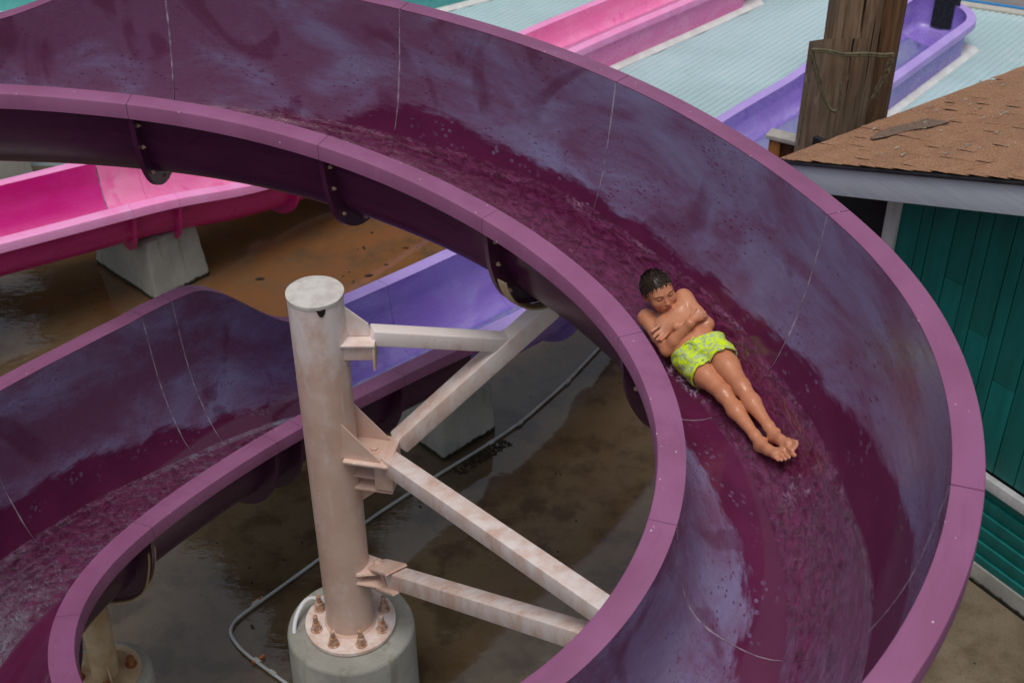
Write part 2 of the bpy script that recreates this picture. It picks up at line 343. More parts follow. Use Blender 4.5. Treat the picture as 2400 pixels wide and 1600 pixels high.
# ------------------------------------------------------------------ more materials
def ground_mat():
    g = G('wet_stained_concrete'); o = g.pos(); sp = g.n('SeparateXYZ', {0: o}); x, y = sp.outputs[0], sp.outputs[1]
    n1 = g.noise(o, .55, 6, .6); n2 = g.noise(o, 3.0, 6, .65); n3 = g.noise(o, 60, 3)
    col = g.mix(g.ss(n1, .35, .65), (.084, .054, .028), (.118, .088, .052))
    col = g.mix(g.math('MULTIPLY', g.ss(n2, .45, .65), .6), col, (.030, .019, .010))
    # rusty iron stain on the slab beside the pink slide
    dx = g.math('SUBTRACT', x, -.9); dy = g.math('SUBTRACT', y, 10.6)
    r = g.math('SQRT', g.math('ADD', g.math('MULTIPLY', g.math('MULTIPLY', dx, dx), .22), g.math('MULTIPLY', dy, dy)))
    r = g.math('ADD', r, g.math('MULTIPLY', g.math('SUBTRACT', g.noise(o, 1.1, 4), .5), 1.6))
    col = g.mix(g.math('MULTIPLY', g.ss(r, 2.1, .7), g.ss(n2, .25, .6)), col, (.19, .088, .034))
    # dry sandy patches: round the hut's foot and one below the beams
    def blob(cx, cy, rad, sx=1.0, sy=1.0, nz=.35):
        a = g.math('MULTIPLY', g.math('SUBTRACT', x, cx), sx); b = g.math('MULTIPLY', g.math('SUBTRACT', y, cy), sy)
        q = g.math('SQRT', g.math('ADD', g.math('MULTIPLY', a, a), g.math('MULTIPLY', b, b)))
        q = g.math('ADD', q, g.math('MULTIPLY', g.math('SUBTRACT', g.noise(o, 2.2, 5), .5), nz)); return g.ss(q, rad, rad - .05)
    dry = g.math('MAXIMUM', blob(.35, 5.15, .62, 1, 1, .2), blob(4.2, 4.4, 2.35, 1, .62, .5))
    dry = g.math('MAXIMUM', dry, blob(-1.35, 9.1, .38, .6, 1.3))
    dc = g.mix(g.ss(n2, .35, .68), (.18, .135, .085), (.095, .062, .030))
    dc = g.mix(g.math('MULTIPLY', g.ss(n3, .55, .7), .5), dc, (.04, .03, .018))
    col = g.mix(dry, col, dc)
    spot = g.math('MULTIPLY', g.ss(g.voro(o, 9), .10, .06), g.ss(g.noise(o, 2.0, 2), .5, .55)); col = g.mix(spot, col, (.01, .008, .006))
    grit = g.math('MULTIPLY', g.ss(g.voro(o, 38), .20, .10), g.ss(g.noise(o, 3.1, 3), .50, .58)); col = g.mix(g.math('MULTIPLY', grit, .7), col, (.018, .013, .009))
    pale = g.math('MULTIPLY', g.ss(g.noise(g.scale(o, (1, 2.2, 1)), 1.7, 6, .7), .58, .72), .35); col = g.mix(pale, col, (.17, .14, .10))
    puddle = g.math('MULTIPLY', g.ss(g.noise(o, .8, 4), .28, .36), g.math('SUBTRACT', 1.0, dry))
    rough = g.mixf(dry, g.mixf(puddle, .11, .025), .85)
    rip = g.n('TexWave', wave_type='RINGS'); 
    h = g.math('ADD', g.math('MULTIPLY', g.noise(g.scale(o, (3, 8, 1)), 1.6, 3), .35), g.math('MULTIPLY', g.noise(g.scale(o, (10, 26, 1)), 1.0, 2), .10))
    sdx = g.math('SUBTRACT', x, -3.75); sdy = g.math('SUBTRACT', y, 8.6)
    sr = g.math('SQRT', g.math('ADD', g.math('MULTIPLY', sdx, sdx), g.math('MULTIPLY', sdy, sdy)))
    h2 = g.math('MULTIPLY', g.math('SINE', g.math('MULTIPLY', g.math('ADD', sr, g.math('MULTIPLY', g.noise(o, 6, 4), .25)), 60)), g.ss(sr, 1.1, .2))
    nb = g.bump(g.math('ADD', h, g.math('MULTIPLY', h2, .12)), .09, .02)
    rb = g.bump(g.math('ADD', n3, n2), .35, .006)
    nm = g.n('Mix', data_type='VECTOR'); g.put(nm.inputs[0], dry); g.put(nm.inputs[4], nb); g.put(nm.inputs[5], rb)
    g.bsdf(col, rough, nm.outputs[1], spec=.85); return g.m
M['ground'] = ground_mat()
M['pave'] = simple('grey_pavement', (.17, .165, .17), (.22, .20, .19), .8, 3, .2)
def deck_mat():
    g = G('ribbed_deck_paint'); o = g.pos()
    col = g.mix(g.ss(g.noise(o, .8, 5), .35, .65), (.38, .52, .54), (.45, .60, .63))
    wr = g.scale(o, (1, 1, 1)); col = g.mix(g.math('MULTIPLY', g.ss(g.noise(wr, 2.6, 5), .55, .75), .4), col, (.55, .62, .64))
    g.bsdf(col, .55, g.bump(g.noise(o, 60, 3), .1, .004)); return g.m
M['deck'] = deck_mat()
M['white_trim'] = simple('white_caulked_trim', (.74, .74, .72), (.62, .61, .60), .6, 5, .1)
M['beige'] = simple('beige_edging', (.52, .50, .44), (.45, .42, .36), .7, 5, .2)
M['blue'] = simple('blue_edging', (.01, .22, .55), None, .4)
def siding(name, c1, c2):
    g = G(name); o = g.pos()
    col = g.mix(g.ss(g.noise(g.scale(o, (8, 8, 1.0)), 1.5, 5), .3, .7), c1, c2)
    g.bsdf(col, .5, g.bump(g.noise(g.scale(o, (90, 90, 6)), 1.0, 4), .35, .003), spec=.35); return g.m
M['teal_board'] = siding('teal_painted_board', (.004, .130, .120), (.007, .170, .158))
def fascia_mat():
    g = G('pale_blue_painted_board'); o = g.pos()
    grain = g.noise(g.scale(o, (3, 3, 70)), 1.0, 5, .6)
    col = g.mix(g.ss(grain, .35, .7), (.64, .68, .78), (.55, .60, .70))
    hole = g.math('MULTIPLY', g.ss(g.voro(o, 11), .045, .03), 1.0); col = g.mix(hole, col, (.03, .03, .04))
    g.bsdf(col, .6, g.bump(grain, .3, .003), spec=.3); return g.m
M['fascia'] = fascia_mat()
M['trim_board'] = siding('weathered_white_board', (.52, .52, .53), (.66, .66, .68))
M['black'] = simple('black_drip_edge', (.012, .013, .016), (.03, .03, .035), .45, 6)
M['dark_board'] = simple('black_backing_and_shade', (.008, .008, .010), (.014, .013, .014), .8, 6)  # black behind the wall boards; stands in for shade in the recess
def shingle_mat(name, a, b, c):
    g = G(name); o = g.pos()
    gr = g.noise(o, 420, 2, .6); gran = g.voro(o, 240, out='Color')
    gsep = g.n('SeparateColor', {0: gran}).outputs[0]
    tabv = g.attr('tone')
    col = g.mix(tabv, a, b); col = g.mix(g.math('MULTIPLY', g.ss(g.noise(o, 4, 5, .6), .4, .65), .7), col, c)
    col = g.mix(g.math('MULTIPLY', g.ss(gsep, .35, 1.0), .55), col, (.52, .36, .26)); col = g.mix(g.math('MULTIPLY', g.ss(gsep, .30, .0), .55), col, (.10, .05, .03))
    col = g.mix(g.math('MULTIPLY', g.ss(g.noise(g.scale(o, (4, 12, 4)), 2.0, 5), .60, .70), .5), col, (.12, .07, .045))
    g.bsdf(col, .9, g.bump(gsep, .5, .004), spec=.2); return g.m
M['shingle'] = shingle_mat('brown_asphalt_shingle', (.30, .140, .072), (.35, .175, .094), (.25, .120, .068))
M['shingle_gap'] = shingle_mat('grey_worn_shingle', (.13, .09, .075), (.17, .12, .10), (.10, .07, .06))
M['lichen'] = simple('grey_lichen', (.42, .40, .36), (.20, .17, .12), .9, 30, .6, 200)
def timber(name, a, b, green=.4):
    g = G(name); o = g.pos()
    gr = g.noise(g.scale(o, (22, 22, 1.1)), 1.6, 6, .65, .6); big = g.noise(g.scale(o, (3, 3, .8)), 1.4, 4)
    col = g.mix(g.ss(gr, .3, .72), b, a); col = g.mix(g.math('MULTIPLY', g.ss(big, .45, .65), green), col, (.155, .135, .080))
    crack = g.ss(g.noise(g.scale(o, (16, 16, .45)), 1.3, 3, .5, .3), .665, .69)
    col = g.mix(crack, col, (.018, .011, .007))
    kn = g.math('MULTIPLY', g.ss(g.voro(g.scale(o, (1, 1, .55)), 4.2), .12, .06), 1.0); col = g.mix(kn, col, (.33, .27, .20))
    h = g.math('SUBTRACT', gr, g.math('MULTIPLY', crack, 1.5))
    g.bsdf(col, .85, g.bump(h, .8, .012), spec=.2); return g.m
M['timber'] = timber('weathered_timber', (.30, .215, .145), (.13, .085, .055))
M['timber_dk'] = timber('brown_timber', (.21, .125, .070), (.085, .048, .028), .1)
M['fence_br'] = timber('brown_fence_board', (.16, .065, .03), (.10, .04, .02), 0)
M['fence_or'] = timber('orange_fence_post', (.42, .17, .06), (.30, .11, .04), 0)
M['cap_board'] = siding('grey_cap_board', (.40, .37, .34), (.50, .47, .43))
M['rope'] = simple('mossy_rope', (.15, .135, .075), (.08, .07, .045), .95, 30, .8, 200)
M['mesh_wire'] = simple('dark_grille', (.035, .05, .05), (.02, .022, .02), .6, 20)
M['leaf'] = simple('dead_leaf', (.03, .018, .010), (.015, .010, .008), .6, 30)

# ------------------------------------------------------------------ the slide's measured path
TAB=np.array([(-3.789,5.830,3.947,0.313,0.302,0.840),(-3.551,5.905,3.917,0.296,0.303,0.840),(-3.311,5.975,3.887,0.272,0.303,0.840),(
      -3.069,6.038,3.857,0.239,0.304,0.840),(-2.825,6.093,3.827,0.199,0.306,0.840),(-2.579,6.136,3.797,0.150,0.307,0.840),(
      -2.331,6.167,3.768,0.093,0.308,0.840),(-2.081,6.182,3.738,0.028,0.310,0.840),(-1.831,6.180,3.709,-0.045,0.312,0.839),(
      -1.582,6.159,3.679,-0.126,0.315,0.839),(-1.336,6.116,3.649,-0.213,0.319,0.839),(-1.094,6.052,3.618,-0.305,0.323,0.840),(
      -0.860,5.966,3.588,-0.398,0.328,0.840),(-0.634,5.859,3.558,-0.490,0.333,0.841),(-0.419,5.732,3.530,-0.580,0.338,0.842),(
      -0.216,5.585,3.504,-0.669,0.343,0.842),(-0.027,5.422,3.480,-0.759,0.348,0.840),(0.146,5.241,3.459,-0.853,0.353,0.836),(
      0.300,5.045,3.439,-0.954,0.357,0.830),(0.434,4.834,3.420,-1.065,0.366,0.829),(0.541,4.608,3.400,-1.193,0.378,0.835),(
      0.616,4.370,3.378,-1.336,0.396,0.848),(0.655,4.123,3.353,-1.494,0.413,0.861),(0.653,3.874,3.323,-1.665,0.427,0.869),(
      0.607,3.628,3.288,-1.848,0.438,0.873),(0.517,3.396,3.248,-2.039,0.447,0.873),(0.383,3.185,3.202,-2.238,0.455,0.869),(
      0.209,3.006,3.151,-2.444,0.462,0.862),(0.002,2.867,3.096,-2.655,0.467,0.852),(-0.230,2.774,3.035,-2.869,0.472,0.845),(
      -0.476,2.733,2.969,-3.081,0.477,0.841),(-0.725,2.744,2.898,-3.286,0.481,0.841),(-0.967,2.804,2.823,-3.481,0.485,0.840),(
      -1.194,2.908,2.744,-3.663,0.489,0.840),(-1.399,3.050,2.661,-3.831,0.492,0.840),(-1.579,3.224,2.575,-3.986,0.495,0.840),(
      -1.730,3.422,2.486,-4.133,0.498,0.840),(-1.852,3.640,2.396,-4.276,0.501,0.840),(-1.941,3.874,2.307,-4.420,0.502,0.840),(
      -1.995,4.118,2.220,-4.570,0.504,0.839),(-2.011,4.367,2.138,-4.726,0.504,0.839),(-1.989,4.616,2.063,-4.876,0.504,0.837),(
      -1.931,4.859,1.996,-5.009,0.502,0.832),(-1.845,5.093,1.938,-5.114,0.500,0.825),(-1.739,5.319,1.887,-5.189,0.495,0.820),(
      -1.618,5.538,1.842,-5.242,0.486,0.825),(-1.486,5.751,1.801,-5.288,0.474,0.843),(-1.346,5.958,1.761,-5.329,0.454,0.868),(
      -1.198,6.159,1.721,-5.361,0.409,0.876),(-1.045,6.357,1.679,-5.382,0.337,0.861),(-0.888,6.552,1.637,-5.390,0.239,0.826),(
      -0.731,6.746,1.594,-5.399,0.152,0.799),(-0.570,6.938,1.554,-5.423,0.086,0.789),(-0.405,7.125,1.516,-5.452,0.043,0.796),(
      -0.234,7.307,1.482,-5.473,0.014,0.809),(-0.061,7.488,1.453,-5.480,-0.003,0.820),(0.113,7.668,1.430,-5.475,-0.009,0.829),(
      0.284,7.850,1.408,-5.459,-0.009,0.833),(0.452,8.035,1.388,-5.435,-0.008,0.832),(0.614,8.225,1.365,-5.408,-0.008,0.824),(
      0.772,8.419,1.337,-5.378,-0.006,0.812),(0.923,8.618,1.303,-5.348,-0.005,0.801),(1.069,8.821,1.261,-5.320,-0.004,0.791),(
      1.209,9.029,1.212,-5.294,-0.003,0.783),(1.344,9.239,1.159,-5.272,-0.001,0.774),(1.474,9.452,1.103,-5.253,-0.000,0.766),(
      1.601,9.667,1.046,-5.240,0.001,0.758),(1.726,9.884,0.992,-5.232,0.002,0.751),(1.850,10.101,0.941,-5.228,0.002,0.746),(
      1.973,10.319,0.894,-5.230,0.003,0.743),(2.098,10.536,0.850,-5.236,0.003,0.741),(2.224,10.751,0.811,-5.247,0.002,0.740),(
      2.353,10.966,0.774,-5.262,0.001,0.740),(2.485,11.178,0.740,-5.279,0.000,0.740),(2.621,11.387,0.708,-5.298,-0.002,0.740),(
      2.761,11.594,0.678,-5.317,-0.004,0.741),(2.905,11.799,0.651,-5.336,-0.007,0.741),(3.053,12.001,0.626,-5.350,-0.012,0.742),(
      3.203,12.201,0.603,-5.359,-0.017,0.741),(3.353,12.400,0.583,-5.360,-0.023,0.739),(3.504,12.600,0.564,-5.352,-0.028,0.738)])
SS0 = -5.0
_e = []
for _k in range(1, 15):
    _h = -5.352 + (-5.402 + 5.352) * min(1, _k / 4); _p = (_e[-1] if _e else TAB[-1])
    _e.append((_p[0] + .25 * math.cos(_h), _p[1] + .25 * math.sin(_h), .560, _h, -.02, .738))
TAB = np.vstack([TAB, np.array(_e)])
def cub(s):
    t = (min(max(s, SS0), SS0 + .25 * (len(TAB) - 1) - 1e-6) - SS0) / .25; i = int(t); f = t - i
    q = lambda k: TAB[min(max(i + k, 0), len(TAB) - 1)]
    a, b, c, d = q(-1), q(0), q(1), q(2)
    return b + .5 * f * ((c - a) + f * ((2 * a - 5 * b + 4 * c - d) + f * (3 * (b - c) + d - a)))
def sm(a, b, x):
    t = min(1, max(0, (x - a) / (b - a))); return t * t * (3 - 2 * t)
def sec_shape(w, dz, D, per=6):
    b = min(1, max(0, dz / .38)); q = D / .58
    cp = [(0, 0), (.012, -.12 * min(1, q * 1.1)), (.03 * w / .84, -.26 * q), (.14 * w, -.47 * q), (.46 * w, -D),
          (.74 * w + .1 * w * (1 - b), -.47 * q * (1 - b) - .44 * b), ((w - .03) * (1 - b) + (.865 * w) * b, -.26 * q + .03 * b),
          (w - .012 - .03 * b, -.12 * (1 - b) * min(1, q * 1.1) + .05 * b), (w, dz)]
    cp = np.array(cp); ext = np.vstack([2 * cp[0] - cp[1], cp, 2 * cp[-1] - cp[-2]]); out = []
    for i in range(8):
        p0, p1, p2, p3 = ext[i:i + 4]
        for k in range(per):
            f = k / per; out.append(p1 + .5 * f * ((p2 - p0) + f * ((2 * p0 - 5 * p1 + 4 * p2 - p3) + f * (3 * (p1 - p2) + p3 - p0))))
    out.append(cp[-1]); out = np.array(out)
    for _ in range(3): out[1:-1] = (out[:-2] + 2 * out[1:-1] + out[2:]) / 4
    return out
def main_at(s):
    x, y, z, h, dz, w = cub(s)
    if s < -3.0: dz = -.06 + (dz + .06) * sm(-4.0, -3.0, s)
    if s > 6.6: dz = .47 * (1 - sm(7.0, 7.75, s))
    lane = sm(10.5, 12.5, s); D = .58 * (1 - lane) + .34 * lane
    P = np.array([x, y, z]); N = np.array([-math.sin(h), math.cos(h), 0.]); T = np.array([math.cos(h), math.sin(h), 0.])
    return P, N, T, sec_shape(w, dz, D)
def girth(q):
    c = np.r_[0, np.cumsum(np.hypot(*np.diff(q, axis=0).T))]; return c - c[24]
WO = ([-5, -2.78, -2.5, -2.26, -2.1, -2.0, -1.5, -1.05, -.5, -.05, .1, .35, .62, .78, .94, 1.06, 1.2, 1.5, 3.5, 5.5, 6.0, 6.5, 6.9, 7.4, 8],
      [.30, .36, .39, .44, .54, .60, .54, .51, .47, .47, .50, .55, .62, .71, .76, .76, .70, .60, .60, .67, .60, .51, .38, .30, .25])
WI = ([-5, -2, -1, -.1, .2, .4, .9, 1.25, 2, 5, 8], [-.45, -.5, -.4, -.26, -.23, -.20, -.11, -.10, -.12, -.30, -.2])
def wetness(s, v):
    """signed distance to the wet film's edge: negative = wet"""
    return np.maximum(v - np.interp(s, *WO), np.interp(s, *WI) - v)
def loft_rings(rings, closed):
    m = len(rings[0]); V = np.concatenate(rings); F = []
    for i in range(len(rings) - 1):
        for j in range(m if closed else m - 1):
            a = i * m + j; b = i * m + (j + 1) % m; F.append((a, b, b + m, a + m))
    return V, F
def offset_curve(q, d):
    t = np.gradient(q, axis=0); t /= np.hypot(t[:, 0], t[:, 1])[:, None]
    n = np.stack([t[:, 1], -t[:, 0]], 1)      # left side of travel -> outside of the bowl
    return q + n * d
def to3(P, N, q): return P + np.outer(q[:, 0], N) + np.outer(q[:, 1], [0, 0, 1])
BOLT = None
def bolt_mesh():
    global BOLT
    if BOLT is None:
        b = bmesh.new(); bmesh.ops.create_cone(b, cap_ends=True, segments=6, radius1=.011, radius2=.011, depth=.012)
        bmesh.ops.create_cone(b, cap_ends=True, segments=10, radius1=.005, radius2=.005, depth=.03)
        BOLT = bpy.data.meshes.new('bolt'); b.to_mesh(BOLT); b.free(); BOLT.materials.append(M['bolt'])
    return BOLT
def rim_profile(side, z0, t0):
    """closed loop (t,z); side=-1 inner rim going to -t, +1 outer rim"""
    W, H, th = .108, .078, .012; c = .007
    pts = [(0.004, -.004), (0, 0.0), (W - c, 0), (W - c * .3, -c * .3), (W, -c), (W + .004, -H), (W - th + .003, -H), (W - th, -th), (.0, -th)]
    return np.array([(t0 + side * a, z0 + .003 + b) for a, b in pts])
def build_section(at, s0, s1, root, mats, label=None, flange=True, seam=True, ds=.04, bolts=True, gap=.0014, name='slide_section', rims=(1, 1), rimmats=None):
    n = max(3, int(round((s1 - s0) / ds))); st = np.linspace(s0 + gap, s1 - gap, n + 1)
    rings = []; uv = []; wet = []; ri = []; ro = []; ruv = []
    for s in st:
        P, N, T, q = at(s); v = girth(q); outer = offset_curve(q, .011)
        outer[0] = q[0] + [-.011, 0]; outer[-1] = q[-1] + [.011, 0]
        ring = np.vstack([q, outer[::-1]]); rings.append(to3(P, N, ring))
        uv.append(np.c_[np.full(len(ring), s), np.r_[v, v[::-1]]]); wet.append(np.r_[wetness(s, v), wetness(s, v)[::-1]])
        a = rim_profile(-1, q[0][1], q[0][0]); b = rim_profile(1, q[-1][1], q[-1][0])
        ri.append(to3(P, N, a)); ro.append(to3(P, N, b)); ruv.append(np.c_[np.full(len(a), s), a[:, 0]])
    m = len(rings[0]); half = m // 2
    V, F = loft_rings(rings, True); mi = [0 if (k % m) < half - 1 else 1 for k in range(len(F))]
    F.append(tuple(range(m))[::-1]); F.append(tuple(range((len(rings) - 1) * m, len(rings) * m))); mi += [1, 1]
    sec = pydata(name, V, F, [mats[0], mats[1]], root, True, 40, mi, np.concatenate(uv), {'wet': np.concatenate(wet)})
    if label: sec['label'] = label
    for k, rr in enumerate((ri, ro)):
        if not rims[k]: continue
        V, F = loft_rings(rr, True); mm = len(rr[0]); F.append(tuple(range(mm))[::-1]); F.append(tuple(range((len(rr) - 1) * mm, len(rr) * mm)))
        pydata('rim', V, F, (rimmats or (mats[2], mats[2]))[k], sec, True, 30, None, np.concatenate(ruv))
    if flange:      # bolted flange under the downstream joint
        P, N, T, q = at(s1); oc = offset_curve(q, .010); of = offset_curve(q, .100)
        for _ in range(8): of[1:-1] = (of[:-2] + 2 * of[1:-1] + of[2:]) / 4
        a, b = 3, len(q) - 3
        of[a] = oc[a] * .6 + of[a] * .4; of[b - 1] = oc[b - 1] * .5 + of[b - 1] * .5
        loop = np.vstack([oc[a:b], of[a:b][::-1]]); k = len(loop); h = (b - a)
        for sgn, off in ((-1, .0),):
            A = to3(P, N, loop) - T * .013; B = to3(P, N, loop) + T * .013
            V = np.vstack([A, B]); F = []
            for j in range(h - 1):
                F.append((j, j + 1, k - 2 - j, k - 1 - j)[::-1]); F.append((k + j, k + j + 1, k + k - 2 - j, k + k - 1 - j))
            for j in range(k): F.append((j, (j + 1) % k, k + (j + 1) % k, k + j))
            fl = pydata('flange', V, F, mats[1], sec, False, None)
        if bolts:
            mid = (oc + of) / 2
            for j in range(7, 45, 5):
                p = to3(P, N, mid[j:j + 1])[0] + T * .016
                o = bpy.data.objects.new('bolt', bolt_mesh()); COL.objects.link(o); o.parent = sec
                o.matrix_parent_inverse = PW(sec).inverted(); o.location = p
                o.rotation_euler = Vector(T).to_track_quat('Z', 'Y').to_euler()
    if seam:        # caulked joint line on the inside, a slightly proud bead that wanders
        P, N, T, q = at(s1 - gap); v = girth(q); sa_, sb_ = (vout(s1), vin(s1)) if root.name == 'water_slide' else (0, 0)
        wv = (.0022 + .0028 * np.abs(fbm(v * 9 + s1 * 7, v * 0 + 3.1)) * 4) * np.clip(np.maximum(v - sa_ + .05, sb_ + .05 - v) / .22, .12, 1)
        ofs = fbm(v * 5 + s1 * 3, v * 0 + 1.7) * .010
        inn = offset_curve(q, -.0012); A = to3(P, N, inn) + np.outer(ofs - wv, T); B = to3(P, N, inn) + np.outer(ofs + wv, T); C = to3(P, N, offset_curve(q, -.0022)) + np.outer(ofs, T)
        A2 = to3(P, N, offset_curve(q, .0005)) + np.outer(ofs - wv*1.3, T); B2 = to3(P, N, offset_curve(q, .0005)) + np.outer(ofs + wv*1.3, T)
        for keep in (np.where(v > sa_ - .04)[0], np.where(v < sb_ + .05)[0]):
            V, F = loft_rings([A2[keep], A[keep], C[keep], B[keep], B2[keep]], False)
            pydata('seam', V, F, M['seam'], sec, True, None)
    return sec
def water_strip(at, s0, s1, vin, vout, mat, parent, ds=.007, dv=.008, amp=.75, sink=.5, calm=None):
    st = np.arange(s0, s1, ds); rings = []; uv = []; foam = []; edg = []
    nv = int(round(.62 / dv)); 
    for s in st:
        P, N, T, q = at(s); v = girth(q); a = vin(s); b = vout(s); vv = np.linspace(a, b, nv)
        tt = np.interp(vv, v, q[:, 0]); zz = np.interp(vv, v, q[:, 1]); c = np.stack([tt, zz], 1)
        e = np.linspace(0, 1, nv); prof = np.minimum(1, np.minimum(e, 1 - e) * 7)
        x = np.full(nv, s); rip = fbm(x * 13 + vv * 5, vv * 34 - x * 3, 4) * .010 + fbm(x * 4, vv * 9, 3) * .012
        rip = rip * amp * prof
        edge = fbm(x * 3, e * 0 + 11.3 + (e > .5) * 9, 5) * .05
        hgt = -.006 + .020 * prof + rip + edge * (1 - prof) * .25 + .004 * np.exp(-((e - .93) / .03) ** 2) * vnoise(x * 22, e * 3)
        if calm is not None: hgt = hgt + calm(s, vv)
        c = offset_curve(c, 0.0); t_ = np.gradient(c, axis=0); t_ /= np.hypot(t_[:, 0], t_[:, 1])[:, None]
        c = c + np.stack([-t_[:, 1], t_[:, 0]], 1) * hgt[:, None]
        rings.append(to3(P, N, c)); uv.append(np.c_[x, vv])
        f = np.clip((fbm(x * 9 + 40, vv * 30, 4) + .02) * 3, 0, 1) * np.exp(-((e - .93) / .05) ** 2) * .35
        foam.append(f + foam_extra(rings[-1])); edg.append(np.minimum(1, np.minimum(e, 1 - e) / .14))
    V, F = loft_rings(rings, False)
    return pydata('water', V, F, mat, parent, True, None, None, np.concatenate(uv), {'foam': np.clip(np.concatenate(foam), 0, 1), 'edge': np.concatenate(edg)})
def foam_extra(P):
    """white water thrown up where the rider's hips and feet plough through"""
    r = np.zeros(len(P))
    for c, rad, k in (((.84, 4.96, 2.87), .10, 1.5), ((1.02, 4.60, 2.83), .06, .3), ((1.20, 4.25, 2.90), .10, .6), ((.70, 5.55, 3.0), .08, .4), ((.78, 5.05, 2.87), .07, 1.1)):
        d = np.linalg.norm(P - np.array(c), axis=1); r += k * np.exp(-(d / rad) ** 2)
    return r * np.clip(.2 + 3 * fbm(P[:, 0] * 30, P[:, 1] * 30, 4), 0, 1)

# ------------------------------------------------------------------ ground, pavement, deck
def sheet(name, poly, z, mat, kind='structure', label=None, cat=None):
    me = bpy.data.meshes.new(name); me.from_pydata([(x, y, z) for x, y in poly], [], [tuple(range(len(poly)))]); me.update()
    o = link_mesh(name, me, mat, None, False); tag(o, label, cat, None, kind); return o
sheet('ground', [(-90, -20), (90, -20), (90, 150), (-90, 150)], 0.0, M['ground'])
DA, DB = np.array([5.85, 15.8]), np.array([6.19, 15.65]); dd = (DB - DA) / np.linalg.norm(DB - DA)
dn = np.array([-dd[1], dd[0]]); dn = dn if dn[1] > 0 else -dn
e1 = np.array([math.cos(math.radians(50)), math.sin(math.radians(50))]); e2 = np.array([-e1[1], e1[0]])
def deck_build():
    V = []; F = []; Y0 = 12.25; org = np.array([2.0, 12.25]); pitch = .075
    prof = [(0, .013), (.042, .013), (.052, 0), (.065, 0)]
    cols = []
    n = int(26 / pitch)
    for i in range(n):
        for (a, z) in prof:
            u = -10 + i * pitch + a; b = org + e2 * u
            t0 = (Y0 - b[1]) / e1[1]; p0 = b + e1 * t0
            t1 = ((DA - b) @ dn) / (e1 @ dn); p1 = b + e1 * t1
            cols.append((p0, p1, .165 + z))
    for p0, p1, z in cols: V += [(p0[0], p0[1], z), (p1[0], p1[1], z)]
    for i in range(len(cols) - 1): F.append((2 * i, 2 * i + 1, 2 * i + 3, 2 * i + 2)[::-1])
    base = len(V); V += [(c[0][0], c[0][1], -.05) for c in cols]
    for i in range(len(cols) - 1): F.append((2 * i, 2 * i + 2, base + i + 1, base + i))
    o = pydata('deck', V, F, M['deck'], None, False); tag(o, None, None, None, 'structure')
    # edging beyond the ribs
    def strip(name, a, b, z, mat):
        L = 30; p = DA + dn * a; q = DA + dn * b
        m = MB(); m.prism([(*(p - dd * L), z - .2), (*(p + dd * L), z - .2), (*(q + dd * L), z - .2), (*(q - dd * L), z - .2)], (0, 0, .2))
        ob = m.build(name, mat); tag(ob, None, None, None, 'structure')
    strip('deck_edging', .0, .14, .20, M['beige']); strip('blue_edge_strip', .143, .19, .215, M['blue'])
    p = DA + dn * .193
    sheet('pavement', [tuple(p - dd * 40), tuple(p + dd * 60), tuple(p + dd * 60 + dn * 60), tuple(p - dd * 40 + dn * 60)], .17, M['pave'])
deck_build()

# ------------------------------------------------------------------ the plum slide with its violet run-out
def vin(s): return float(np.interp(s, [-5, -1, 0, .6, 1, 1.6, 3, 5, 6, 7, 9], [-.12, -.06, -.03, .0, .02, .05, .06, .05, .0, -.08, -.12])) 
def vout(s): return float(np.interp(s, [-5, -1.2, -.8, -.4, 0, .6, .9, 1.2, 3, 5.4, 6.1, 6.7, 7.5, 9], [.30, .48, .44, .43, .38, .38, .46, .50, .5, .44, .37, .28, .2, .15]))
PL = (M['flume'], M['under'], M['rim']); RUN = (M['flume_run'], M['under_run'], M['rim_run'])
slide = empty('water_slide', (0.0, 4.6, 0)); tag(slide, 'plum body slide coiling round the peach steel post, ending in a violet run-out', 'water slide')
J = [-5.0, -4.05, -3.05, -2.04, -1.05, 0.0, 1.05, 2.05, 3.0, 3.9, 4.75, 5.63, 6.66, 6.87, 7.73]
for a, b in zip(J[:-1], J[1:]): build_section(main_at, a, b, slide, PL, seam=(b != 7.73))
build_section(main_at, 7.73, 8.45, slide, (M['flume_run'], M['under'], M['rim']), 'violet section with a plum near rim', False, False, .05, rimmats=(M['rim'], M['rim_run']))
JR = [8.45, 9.5, 10.8, 12.6]
for k, (a, b) in enumerate(zip(JR[:-1], JR[1:])): build_section(main_at, a, b, slide, RUN, 'violet run-out section' if k == 0 else None, seam=False, ds=.08)
run_end = 17.4
build_section(main_at, 12.6, run_end, slide, RUN, None, False, False, .15, False, name='run_out')
